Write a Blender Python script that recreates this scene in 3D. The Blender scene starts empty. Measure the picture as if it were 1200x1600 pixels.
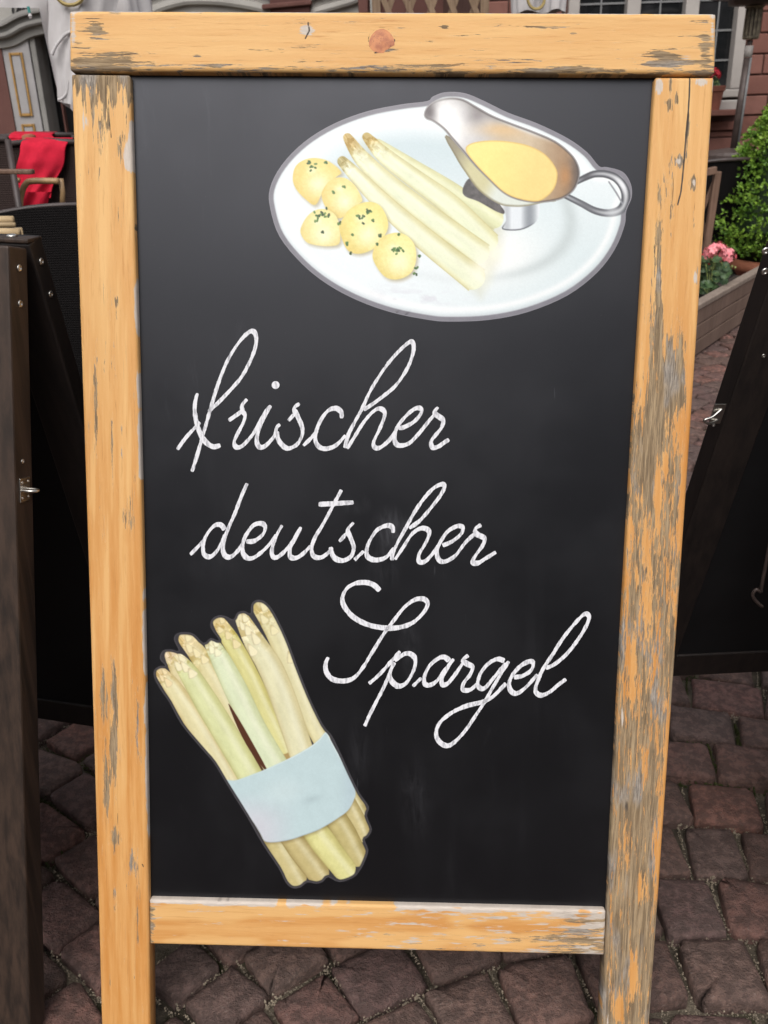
import bpy, bmesh, math, random
import numpy as np
from mathutils import Matrix, Vector

random.seed(7)
rng = np.random.default_rng(11)
scene = bpy.context.scene
col = scene.collection

# ------------------------------------------------------------------ camera
F_PX = 1445.0
PITCH, ROLL = math.radians(24), math.radians(2)
CAM = np.array([0.0, 0.0, 1.13])
SLOPE = 0.045                                   # the street falls to the right
sp_, cp_ = math.sin(PITCH), math.cos(PITCH)
_x = np.array([1.0, 0, 0]); _y = np.array([0, -sp_, -cp_]); _z = np.array([0, cp_, -sp_])
MX = math.cos(ROLL) * _x + math.sin(ROLL) * _y
MY = -math.sin(ROLL) * _x + math.cos(ROLL) * _y
MC = np.c_[MX, MY, _z]
cd = bpy.data.cameras.new('camera')
cd.sensor_fit = 'VERTICAL'; cd.sensor_height = 36; cd.sensor_width = 27
cd.lens = 36 * F_PX / 1600
cd.clip_start = 0.02; cd.clip_end = 500
cd.dof.use_dof = True; cd.dof.focus_distance = 1.08; cd.dof.aperture_fstop = 15
cam = bpy.data.objects.new('camera', cd); col.objects.link(cam)
m4 = Matrix.Identity(4)
for i in range(3):
    m4[i][0] = MX[i]; m4[i][1] = -MY[i]; m4[i][2] = -_z[i]; m4[i][3] = CAM[i]
cam.matrix_world = m4
scene.camera = cam

# ------------------------------------------------------------------ daylight
SUN_EL, SUN_AZ = math.radians(50), math.radians(190)       # azimuth clockwise from +y
world = bpy.data.worlds.new('World'); scene.world = world; world.use_nodes = True
wt = world.node_tree; wt.nodes.clear()
wo = wt.nodes.new('ShaderNodeOutputWorld'); bg = wt.nodes.new('ShaderNodeBackground')
sky = wt.nodes.new('ShaderNodeTexSky'); sky.sky_type = 'NISHITA'; sky.sun_disc = False
sky.sun_elevation = SUN_EL; sky.sun_rotation = SUN_AZ
sky.air_density = 1.0; sky.dust_density = 4.0; sky.ozone_density = 1.0
hs = wt.nodes.new('ShaderNodeHueSaturation'); hs.inputs['Saturation'].default_value = 0.32
wt.links.new(sky.outputs[0], hs.inputs['Color']); wt.links.new(hs.outputs[0], bg.inputs[0])
bg.inputs[1].default_value = 0.15
wt.links.new(bg.outputs[0], wo.inputs[0])
sd = bpy.data.lights.new('sun', 'SUN'); sd.energy = 1.5; sd.angle = math.radians(50); sd.color = (1.0, 0.975, 0.94)
so = bpy.data.objects.new('sun', sd); col.objects.link(so)
sdir = np.array([math.sin(SUN_AZ) * math.cos(SUN_EL), math.cos(SUN_AZ) * math.cos(SUN_EL), math.sin(SUN_EL)])
so.rotation_euler = Vector(sdir).to_track_quat('Z', 'Y').to_euler(); so.location = (0, -3, 8)
scene.view_settings.view_transform = 'Standard'; scene.view_settings.look = 'None'
scene.view_settings.exposure = 0.05; scene.view_settings.gamma = 1.0
scene.view_settings.use_curve_mapping = False
scene.cycles.max_bounces = 6

# ------------------------------------------------------------------ geometry helpers
NUP = np.array([SLOPE, 0, 1.0]); NUP /= np.linalg.norm(NUP)
def ray(px, py):
    return MC @ np.array([(px - 600) / F_PX, (py - 800) / F_PX, 1.0])
def gz(x): return -SLOPE * x
def G(px, py):
    d = ray(px, py); n = np.array([SLOPE, 0, 1.0]); return CAM - d * (CAM @ n) / (d @ n)
def D(px, py, y):
    d = ray(px, py); return CAM + d * (y / d[1])
BX = np.array([0.99828161, -0.04115925, -0.04171018])
BY = np.array([-0.05118979, -0.26609134, -0.96258766])
BN = np.array([-0.02852067, -0.9630687, 0.26774103])
BO = np.array([0.02662995, 1.13425554, 1.18415658 + 0.03])
def board_ab(px, py, off=0.0):
    """board-plane coordinates (metres right, metres down) of a point of the sign's front plane"""
    px = np.asarray(px, float); py = np.asarray(py, float)
    d = np.stack([(px - 600) / F_PX, (py - 800) / F_PX, np.ones_like(px)], -1) @ MC.T
    k = ((BO + BN * off - CAM) @ BN) / (d @ BN)
    q = CAM + d * k[..., None] - BO
    return np.stack([q @ BX, q @ BY], -1)
def board_p(ab, off):
    return BO + ab[..., :1] * BX + ab[..., 1:2] * BY + np.asarray(off)[..., None] * BN
def Bp(px, py, off=0.0):
    return board_p(board_ab(px, py, off), np.full(np.shape(px), off))

def tag(o, label=None, cat=None, group=None, kind=None):
    if label: o['label'] = label
    if cat: o['category'] = cat
    if group: o['group'] = group
    if kind: o['kind'] = kind
    return o
def thing(name, label, cat, loc, group=None):
    o = bpy.data.objects.new(name, None); col.objects.link(o)
    o.location = [float(v) for v in loc]; o.empty_display_size = 0.1
    return tag(o, label, cat, group)
def root_loc(o):
    while o.parent: o = o.parent
    return np.array(o.location)
def obj(name, verts, faces, mat, parent=None, loc=None, smooth=False, label=None, kind=None):
    """one mesh object; verts in world metres, stored relative to the root thing's base"""
    base = root_loc(parent) if parent is not None else np.array(loc if loc is not None else (0, 0, 0), float)
    v = np.asarray(verts, float).reshape(-1, 3) - base
    me = bpy.data.meshes.new(name)
    me.from_pydata(v.tolist(), [], [list(map(int, f)) for f in faces])
    if mat: me.materials.append(mat)
    if smooth: me.polygons.foreach_set('use_smooth', [True] * len(me.polygons))
    me.update()
    o = bpy.data.objects.new(name, me); col.objects.link(o)
    if parent is not None: o.parent = parent
    else: o.location = [float(t) for t in base]
    if label: o['label'] = label
    if kind: o['kind'] = kind
    return o
def set_attr(o, name, arr):
    me = o.data; a = me.color_attributes.new(name, 'FLOAT_COLOR', 'POINT')
    arr = np.asarray(arr, np.float32)
    if arr.shape[1] == 3: arr = np.c_[arr, np.ones(len(arr), np.float32)]
    a.data.foreach_set('color', arr.ravel())

class MB:
    def __init__(s): s.v = []; s.f = []
    def add(s, v, f):
        b = len(s.v); s.v += [tuple(map(float, p)) for p in v]; s.f += [[i + b for i in q] for q in f]; return s
    def box(s, o, U, V, W, bev=0.0):
        """box from corner o along full vectors U, V, W"""
        o, U, V, W = map(lambda a: np.asarray(a, float), (o, U, V, W))
        if np.dot(np.cross(U, V), W) < 0: U, V = V, U
        P = [o, o + U, o + U + V, o + V, o + W, o + U + W, o + U + V + W, o + V + W]
        Fq = [(0, 3, 2, 1), (4, 5, 6, 7), (0, 1, 5, 4), (1, 2, 6, 5), (2, 3, 7, 6), (3, 0, 4, 7)]
        if bev <= 0: return s.add(P, Fq)
        bm = bmesh.new(); bv = [bm.verts.new(p) for p in P]
        for q in Fq: bm.faces.new([bv[i] for i in q])
        bmesh.ops.bevel(bm, geom=list(bm.edges), offset=bev, segments=2, affect='EDGES', profile=0.5, clamp_overlap=True)
        bm.verts.index_update()
        s.add([tuple(v.co) for v in bm.verts], [[v.index for v in f.verts] for f in bm.faces]); bm.free(); return s
    def abox(s, x0, x1, y0, y1, z0, z1, bev=0.0):
        return s.box((x0, y0, z0), (x1 - x0, 0, 0), (0, y1 - y0, 0), (0, 0, z1 - z0), bev)
    def tube(s, pts, r, n=8, cap=True):
        pts = [np.asarray(p, float) for p in pts]; k = len(pts)
        rr = r if hasattr(r, '__len__') else [r] * k
        up = np.array([0.31, 0.17, 0.93]); V = []; Fc = []
        for i, p in enumerate(pts):
            t = pts[min(i + 1, k - 1)] - pts[max(i - 1, 0)]; t /= np.linalg.norm(t) + 1e-12
            if i == 0:
                a = np.cross(t, up); a /= np.linalg.norm(a)
            else:
                a = a - t * (a @ t); a /= np.linalg.norm(a) + 1e-12
            b = np.cross(t, a)
            for j in range(n):
                w = 2 * math.pi * j / n; V.append(p + rr[i] * (a * math.cos(w) + b * math.sin(w)))
        for i in range(k - 1):
            for j in range(n):
                Fc.append((i * n + j, i * n + (j + 1) % n, (i + 1) * n + (j + 1) % n, (i + 1) * n + j))
        if cap: Fc += [tuple(range(n))[::-1], tuple(range((k - 1) * n, k * n))]
        return s.add(V, Fc)
    def lathe(s, c, prof, n=24, ax=(0, 0, 1)):
        ax = np.asarray(ax, float); ax /= np.linalg.norm(ax)
        a = np.cross(ax, (0.2, 1, 0.1)); a /= np.linalg.norm(a); b = np.cross(ax, a)
        V = []; Fc = []; k = len(prof)
        for r, h in prof:
            for j in range(n):
                w = 2 * math.pi * j / n
                V.append(np.asarray(c) + ax * h + r * (a * math.cos(w) + b * math.sin(w)))
        for i in range(k - 1):
            for j in range(n):
                Fc.append((i * n + j, i * n + (j + 1) % n, (i + 1) * n + (j + 1) % n, (i + 1) * n + j))
        Fc += [tuple(range(n))[::-1], tuple(range((k - 1) * n, k * n))]
        return s.add(V, Fc)
    def grid(s, P):
        """P[i][j] points"""
        P = np.asarray(P); a, b = P.shape[:2]
        return s.add(P.reshape(-1, 3), [(i * b + j, i * b + j + 1, (i + 1) * b + j + 1, (i + 1) * b + j) for i in range(a - 1) for j in range(b - 1)])
    def build(s, name, mat, parent=None, loc=None, smooth=False, label=None, kind=None):
        return obj(name, s.v, s.f, mat, parent, loc, smooth, label, kind)

def catmull(pts, n=8, closed=False):
    pts = [np.asarray(p, float) for p in pts]; k = len(pts); out = []
    for i in range(k if closed else k - 1):
        if closed: p0, p1, p2, p3 = pts[(i - 1) % k], pts[i], pts[(i + 1) % k], pts[(i + 2) % k]
        else: p0, p1, p2, p3 = pts[max(i - 1, 0)], pts[i], pts[i + 1], pts[min(i + 2, k - 1)]
        for t in np.arange(n) / n:
            out.append(0.5 * (2 * p1 + (p2 - p0) * t + (2 * p0 - 5 * p1 + 4 * p2 - p3) * t ** 2 + (3 * p1 - p0 - 3 * p2 + p3) * t ** 3))
    if not closed: out.append(pts[-1])
    return np.array(out)

def _hash(ix, iy, seed):
    h = (ix.astype(np.int64) * 374761393 + iy.astype(np.int64) * 668265263 + seed * 974634777) & 0x7fffffff
    h = ((h ^ (h >> 13)) * 1274126177) & 0x7fffffff
    return ((h ^ (h >> 16)) & 0xffffff) / float(0xffffff)
def vnoise(x, y, seed=0):
    xi = np.floor(x); yi = np.floor(y); fx = x - xi; fy = y - yi
    fx = fx * fx * (3 - 2 * fx); fy = fy * fy * (3 - 2 * fy)
    a = _hash(xi, yi, seed); b = _hash(xi + 1, yi, seed); c = _hash(xi, yi + 1, seed); d = _hash(xi + 1, yi + 1, seed)
    return (a * (1 - fx) + b * fx) * (1 - fy) + (c * (1 - fx) + d * fx) * fy
def fbm(x, y, seed=0, oct=3):
    t = 0; a = 0.5; n = 0
    for i in range(oct):
        t = t + a * vnoise(x * 2 ** i, y * 2 ** i, seed + i * 17); n += a; a *= 0.5
    return t / n
def sstep(a, b, x):
    t = np.clip((x - a) / (b - a), 0, 1); return t * t * (3 - 2 * t)
def lin(c):
    c = np.asarray(c, float) / 255.0
    return np.where(c <= 0.04045, c / 12.92, ((c + 0.055) / 1.055) ** 2.4)

# ------------------------------------------------------------------ materials
class NT:
    def __init__(s, name, rough=0.6, spec=0.5, metal=0.0):
        s.m = bpy.data.materials.new(name); s.m.use_nodes = True; s.t = s.m.node_tree
        s.b = s.t.nodes['Principled BSDF']
        s.b.inputs['Roughness'].default_value = rough; s.b.inputs['Metallic'].default_value = metal
        s.b.inputs['Specular IOR Level'].default_value = spec
        s._c = None
    def n(s, t): return s.t.nodes.new(t)
    def link(s, a, b): s.t.links.new(a, b)
    def put(s, v, sock):
        if isinstance(v, bpy.types.NodeSocket): s.link(v, sock)
        elif isinstance(v, (tuple, list, np.ndarray)) and len(sock.default_value) == 4: sock.default_value = (*[float(q) for q in v[:3]], 1)
        else: sock.default_value = v
    def co(s):
        if s._c is None: s._c = s.n('ShaderNodeTexCoord').outputs['Object']
        return s._c
    def scale(s, vec, sc, loc=(0, 0, 0), rot=(0, 0, 0)):
        q = s.n('ShaderNodeMapping'); s.link(vec, q.inputs[0]); q.inputs['Scale'].default_value = sc
        q.inputs['Location'].default_value = loc; q.inputs['Rotation'].default_value = rot; return q.outputs[0]
    def noise(s, sc=5, det=4, rough=0.55, vec=None, dist=0.0):
        q = s.n('ShaderNodeTexNoise'); s.link(vec if vec is not None else s.co(), q.inputs['Vector'])
        q.inputs['Scale'].default_value = sc; q.inputs['Detail'].default_value = det; q.inputs['Roughness'].default_value = rough
        q.inputs['Distortion'].default_value = dist; return q.outputs['Fac']
    def math(s, op, a, b=0.0, c=None):
        q = s.n('ShaderNodeMath'); q.operation = op; s.put(a, q.inputs[0]); s.put(b, q.inputs[1])
        if c is not None: s.put(c, q.inputs[2])
        return q.outputs[0]
    def ss(s, v, a, b, lo=0.0, hi=1.0):
        q = s.n('ShaderNodeMapRange'); q.interpolation_type = 'SMOOTHSTEP'; s.put(v, q.inputs[0])
        q.inputs[1].default_value = a; q.inputs[2].default_value = b; q.inputs[3].default_value = lo; q.inputs[4].default_value = hi
        return q.outputs[0]
    def mix(s, f, a, b, blend='MIX'):
        q = s.n('ShaderNodeMix'); q.data_type = 'RGBA'; q.blend_type = blend
        s.put(f, q.inputs[0]); s.put(a, q.inputs[6]); s.put(b, q.inputs[7]); return q.outputs[2]
    def attr(s, name):
        q = s.n('ShaderNodeAttribute'); q.attribute_name = name; return q
    def sep(s, c):
        q = s.n('ShaderNodeSeparateColor'); s.link(c, q.inputs[0]); return q.outputs
    def rnd(s): return s.n('ShaderNodeObjectInfo').outputs['Random']
    def base(s, c): s.put(c, s.b.inputs['Base Color']); return s
    def bump(s, h, strength=0.3, dist=0.002):
        q = s.n('ShaderNodeBump'); q.inputs['Strength'].default_value = strength; q.inputs['Distance'].default_value = dist
        s.link(h, q.inputs['Height']); s.link(q.outputs[0], s.b.inputs['Normal']); return s
    def rough(s, v): s.put(v, s.b.inputs['Roughness']); return s

def simple(name, c, rough=0.6, var=0.12, sc=12, metal=0.0, spec=0.5, bump=0.0):
    t = NT(name, rough, spec, metal); n = t.noise(sc, 5)
    c = np.asarray(c, float)
    t.base(t.mix(t.ss(n, 0.3, 0.7), tuple(c * (1 - var)), tuple(np.minimum(c * (1 + var), 1))))
    if bump: t.bump(n, bump, 0.004)
    return t.m

def mat_frame():
    t = NT('weathered_varnished_wood', 0.5, 0.4)
    w = t.sep(t.attr('wear').outputs['Color']); g = t.attr('grain').outputs['Vector']
    wear, pale, dark = w[0], w[1], w[2]
    tone = t.attr('wear').outputs['Alpha']
    lowg = t.noise(1, 4, 0.6, t.scale(g, (75, 4, 1)))
    grain = t.noise(1, 6, 0.65, t.scale(g, (260, 14, 1)))
    fine = t.noise(1, 5, 0.7, t.scale(g, (520, 60, 1)))
    flake = t.noise(1, 6, 0.7, t.scale(g, (520, 46, 1), (3, 7, 0)), 0.25)
    varn = t.mix(t.ss(lowg, 0.35, 0.68), (0.585, 0.250, 0.058), (0.69, 0.360, 0.122))
    varn = t.mix(tone, varn, (0.80, 0.50, 0.205))
    varn = t.mix(t.ss(grain, 0.54, 0.72, 0, 0.5), varn, (0.46, 0.185, 0.042))
    varn = t.mix(t.ss(fine, 0.52, 0.8, 0, 0.30), varn, (0.80, 0.53, 0.26))
    varn = t.mix(t.ss(t.noise(1, 6, 0.7, t.scale(g, (900, 160, 1), (1, 5, 0))), 0.60, 0.74, 0, 0.40), varn, (0.36, 0.17, 0.06))
    bare = t.mix(t.ss(grain, 0.35, 0.65), (0.205, 0.140, 0.078), (0.42, 0.305, 0.180))
    grey = t.mix(t.ss(fine, 0.3, 0.7), (0.15, 0.130, 0.112), (0.45, 0.395, 0.335))
    bare = t.mix(t.ss(t.noise(1, 3, 0.5, t.scale(g, (45, 12, 1), (9, 2, 0))), 0.50, 0.66), bare, grey)
    k = t.math('ADD', wear, t.math('MULTIPLY', t.math('SUBTRACT', flake, 0.5), 1.15))
    k = t.math('ADD', k, t.math('MULTIPLY', t.math('SUBTRACT', fine, 0.5), 0.45))
    kw = t.ss(k, 0.47, 0.56)
    hair = t.noise(1, 5, 0.75, t.scale(g, (760, 11, 1), (4, 1, 0)), 0.15)
    hair2 = t.noise(1, 4, 0.7, t.scale(g, (1300, 26, 1), (2, 8, 0)), 0.1)
    hz = t.ss(wear, 0.14, 0.5)
    hk = t.math('MULTIPLY', t.ss(hair, 0.595, 0.65), hz)
    hk2 = t.math('MULTIPLY', t.ss(hair2, 0.52, 0.60, 0, 0.9), kw)
    c = t.mix(kw, varn, bare)
    rim = t.math('MULTIPLY', t.ss(k, 0.40, 0.475), t.math('SUBTRACT', 1.0, kw))
    c = t.mix(t.math('MULTIPLY', rim, 0.14), c, (0.85, 0.70, 0.48))
    c = t.mix(t.math('MULTIPLY', hk2, 0.8), c, (0.085, 0.062, 0.042))
    c = t.mix(t.math('MULTIPLY', hk, 0.85), c, (0.11, 0.085, 0.068))
    kp = t.ss(t.math('ADD', pale, t.math('MULTIPLY', t.math('SUBTRACT', flake, 0.5), 0.9)), 0.44, 0.58)
    c = t.mix(kp, c, t.mix(fine, (0.42, 0.35, 0.29), (0.74, 0.66, 0.58)))
    kd = t.ss(t.math('ADD', dark, t.math('MULTIPLY', t.math('SUBTRACT', fine, 0.5), 0.5)), 0.35, 0.62)
    c = t.mix(kd, c, (0.075, 0.058, 0.045))
    t.base(c)
    t.rough(t.ss(kw, 0, 1, 0.58, 0.85))
    h = t.math('SUBTRACT', t.math('MULTIPLY', t.math('SUBTRACT', 1.0, kw), 0.6), t.math('MULTIPLY', kd, 1.0))
    h = t.math('ADD', h, t.math('MULTIPLY', fine, 0.5))
    t.bump(h, 0.55, 0.0012)
    return t.m
def mat_panel():
    t = NT('black_chalkboard', 0.36, 0.5)
    n = t.noise(6, 5, 0.6); st = t.noise(1, 4, 0.6, t.scale(t.co(), (16, 5, 1.6)))
    sp = t.noise(420, 2, 0.5)
    c = t.mix(t.ss(n, 0.35, 0.7), (0.0035, 0.0035, 0.0042), (0.006, 0.006, 0.0068))
    c = t.mix(t.ss(st, 0.58, 0.82, 0, 0.22), c, (0.028, 0.028, 0.031))
    wip = t.noise(1, 5, 0.7, t.scale(t.co(), (42, 10, 7), (2, 0, 5), (0, math.radians(20), 0)), 1.2)
    big = t.noise(2.3, 3)
    c = t.mix(t.math('MULTIPLY', t.ss(wip, 0.55, 0.78), t.ss(big, 0.48, 0.66, 0, 0.6)), c, (0.045, 0.045, 0.052))
    root = board_p(np.array([0.0, 1.26]), np.array(0.0)); root = np.array([root[0], root[1], gz(root[0])])
    def smear(px, py, rx, rz, amt):
        q = Bp(np.array(float(px)), np.array(float(py)), -.0105) - root
        mp = t.scale(t.co(), (1 / rx, 1 / rx, 1 / rz), (-q[0] / rx, -q[1] / rx, -q[2] / rz))
        vm = t.n('ShaderNodeVectorMath'); vm.operation = 'LENGTH'; t.link(mp, vm.inputs[0])
        return t.math('MULTIPLY', t.ss(vm.outputs['Value'], 1.0, 0.1), amt)
    wip2 = t.noise(1, 5, 0.7, t.scale(t.co(), (90, 30, 26), (5, 0, 2), (0, math.radians(-25), 0)), 0.8)
    sm = smear(612, 832, .030, .040, .75)
    for q in ((556, 788, .022, .016, .3), (600, 880, .03, .05, .3), (640, 1010, .018, .16, .32), (560, 1180, .02, .12, .2), (650, 1250, .03, .10, .22), (330, 880, .05, .03, .12)):
        sm = t.math('ADD', sm, smear(*q))
    c = t.mix(t.math('MULTIPLY', sm, t.ss(wip2, 0.32, 0.75)), c, (0.065, 0.065, 0.072))
    scr = t.noise(1, 3, 0.6, t.scale(t.co(), (260, 60, 9), (7, 1, 0), (0, math.radians(48), 0)), 0.3)
    c = t.mix(t.ss(scr, 0.735, 0.765, 0, 0.5), c, (0.05, 0.05, 0.055))
    c = t.mix(t.ss(sp, 0.77, 0.82, 0, 0.5), c, (0.10, 0.095, 0.085))
    t.base(c); t.rough(t.ss(n, 0.3, 0.7, 0.34, 0.41))
    t.b.inputs['Specular Tint'].default_value = (0.88, 0.90, 1.0, 1)
    t.bump(t.noise(900, 2), 0.08, 0.0004)
    return t.m
def mat_chalk():
    t = NT('white_chalk_marker', 0.85, 0.3)
    g = t.scale(t.co(), (330, 330, 26), (0, 0, 0), (0, math.radians(-33), 0))
    a = t.noise(1, 4, 0.6, g); b = t.noise(700, 3, 0.6)
    c = t.mix(t.ss(a, 0.28, 0.56), (0.38, 0.38, 0.41), (0.77, 0.77, 0.80))
    c = t.mix(t.ss(b, 0.68, 0.8, 0, 0.35), c, (0.16, 0.16, 0.17))
    t.base(c); return t.m
def mat_print(rough=0.3, spec=0.45):
    t = NT('printed_sticker', rough, spec); t.base(t.attr('print').outputs['Color']); return t.m
def mat_darkwood(name, c0, c1, rough=0.55):
    t = NT(name, rough, 0.45)
    v = t.scale(t.co(), (90, 90, 2.2)); g = t.noise(1, 6, 0.65, v, 0.15); l = t.noise(5, 3)
    f = t.noise(1, 4, 0.6, t.scale(t.co(), (300, 300, 18)))
    c = t.mix(t.ss(g, 0.32, 0.7), c0, c1)
    c = t.mix(t.ss(l, 0.4, 0.75, 0, 0.6), c, tuple(np.array(c1) * 1.25))
    c = t.mix(t.ss(f, 0.55, 0.8, 0, 0.4), c, tuple(np.array(c0) * 0.5))
    t.base(c); t.bump(g, 0.25, 0.001); return t.m
def mat_cobble():
    t = NT('porphyry_cobble', 0.72, 0.35)
    r = t.rnd(); n = t.noise(26, 6, 0.65); f = t.noise(220, 4, 0.7); s2 = t.noise(9, 3)
    q = t.n('ShaderNodeValToRGB'); t.link(r, q.inputs[0]); e = q.color_ramp.elements
    e[0].position = 0.0; e[0].color = (0.1942, 0.1120, 0.0897, 1)
    e[1].position = 1.0; e[1].color = (0.2785, 0.1278, 0.0942, 1)
    for p, c in ((0.25, (0.1773, 0.1146, 0.0999, 1)), (0.5, (0.2278, 0.1408, 0.1127, 1)), (0.62, (0.2362, 0.1198, 0.0965, 1)), (0.8, (0.1688, 0.1018, 0.0920, 1)), (0.9, (0.3122, 0.1538, 0.1243, 1))):
        k = e.new(p); k.color = c
    c = t.mix(t.ss(n, 0.35, 0.7), t.mix(0.25, q.outputs[0], (0.10, 0.08, 0.075), 'MIX'), q.outputs[0])
    c = t.mix(t.ss(s2, 0.5, 0.75, 0, 0.35), c, (0.15, 0.12, 0.105))
    c = t.mix(t.ss(f, 0.58, 0.68, 0, 0.6), c, (0.28, 0.22, 0.19))
    c = t.mix(t.ss(t.noise(60, 5, 0.7), 0.42, 0.62, 0.6, 0), c, (0.052, 0.036, 0.031))
    c = t.mix(t.ss(f, 0.25, 0.36, 0.4, 0), c, (0.035, 0.028, 0.026))
    t.base(c); t.rough(t.ss(n, 0.3, 0.7, 0.6, 0.82))
    t.bump(t.math('ADD', t.math('MULTIPLY', n, 0.8), t.math('MULTIPLY', f, 0.5)), 1.0, 0.010); return t.m
def mat_joint():
    t = NT('sandy_joint_dirt', 0.95, 0.2)
    n = t.noise(9, 4); f = t.noise(160, 5, 0.7); g = t.noise(420, 3, 0.6)
    c = t.mix(t.ss(n, 0.4, 0.65), (0.075, 0.062, 0.047), (0.24, 0.20, 0.15))
    c = t.mix(t.ss(t.noise(14, 4), 0.56, 0.68, 0, 0.8), c, (0.035, 0.045, 0.014))
    c = t.mix(t.ss(f, 0.6, 0.72, 0, 0.7), c, (0.30, 0.26, 0.20))
    c = t.mix(t.ss(g, 0.28, 0.4, 0.6, 0), c, (0.02, 0.017, 0.013))
    t.base(c); t.bump(f, 0.9, 0.01); return t.m
def mat_stone(name, c0, c1, sc=6):
    t = NT(name, 0.85, 0.25); r = t.rnd(); n = t.noise(sc, 5, 0.6); f = t.noise(sc * 22, 4, 0.65)
    c = t.mix(r, c0, c1); c = t.mix(t.ss(n, 0.35, 0.75, 0, 0.45), c, tuple(np.array(c0) * 0.62))
    c = t.mix(t.ss(f, 0.6, 0.75, 0, 0.25), c, (0.42, 0.33, 0.28)); t.base(c); t.bump(f, 0.5, 0.006); return t.m
def mat_leaf(name, c0, c1, sc=18):
    t = NT(name, 0.5, 0.4); r = t.noise(sc, 3)
    t.base(t.mix(t.ss(r, 0.3, 0.7), c0, c1)); t.b.inputs['Subsurface Weight'].default_value = 0.0
    return t.m
def mat_weave(name, c0, c1, sx=120, sz=120):
    t = NT(name, 0.8, 0.12)
    w = t.n('ShaderNodeTexWave'); w.bands_direction = 'Z'; w.inputs['Scale'].default_value = sz / 20; t.link(t.co(), w.inputs[0])
    w2 = t.n('ShaderNodeTexWave'); w2.bands_direction = 'X'; w2.inputs['Scale'].default_value = sx / 20; t.link(t.co(), w2.inputs[0])
    h = t.math('MULTIPLY', w.outputs['Fac'], w2.outputs['Fac'])
    t.base(t.mix(h, c0, c1)); t.bump(h, 0.6, 0.004); return t.m
def mat_glass():
    t = NT('dark_window_glass', 0.06, 0.5); n = t.noise(3.5, 3)
    t.base(t.mix(t.ss(n, 0.4, 0.7), (0.010, 0.011, 0.012), (0.028, 0.028, 0.030)))
    t.bump(t.noise(7, 2), 0.03, 0.02); return t.m

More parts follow.
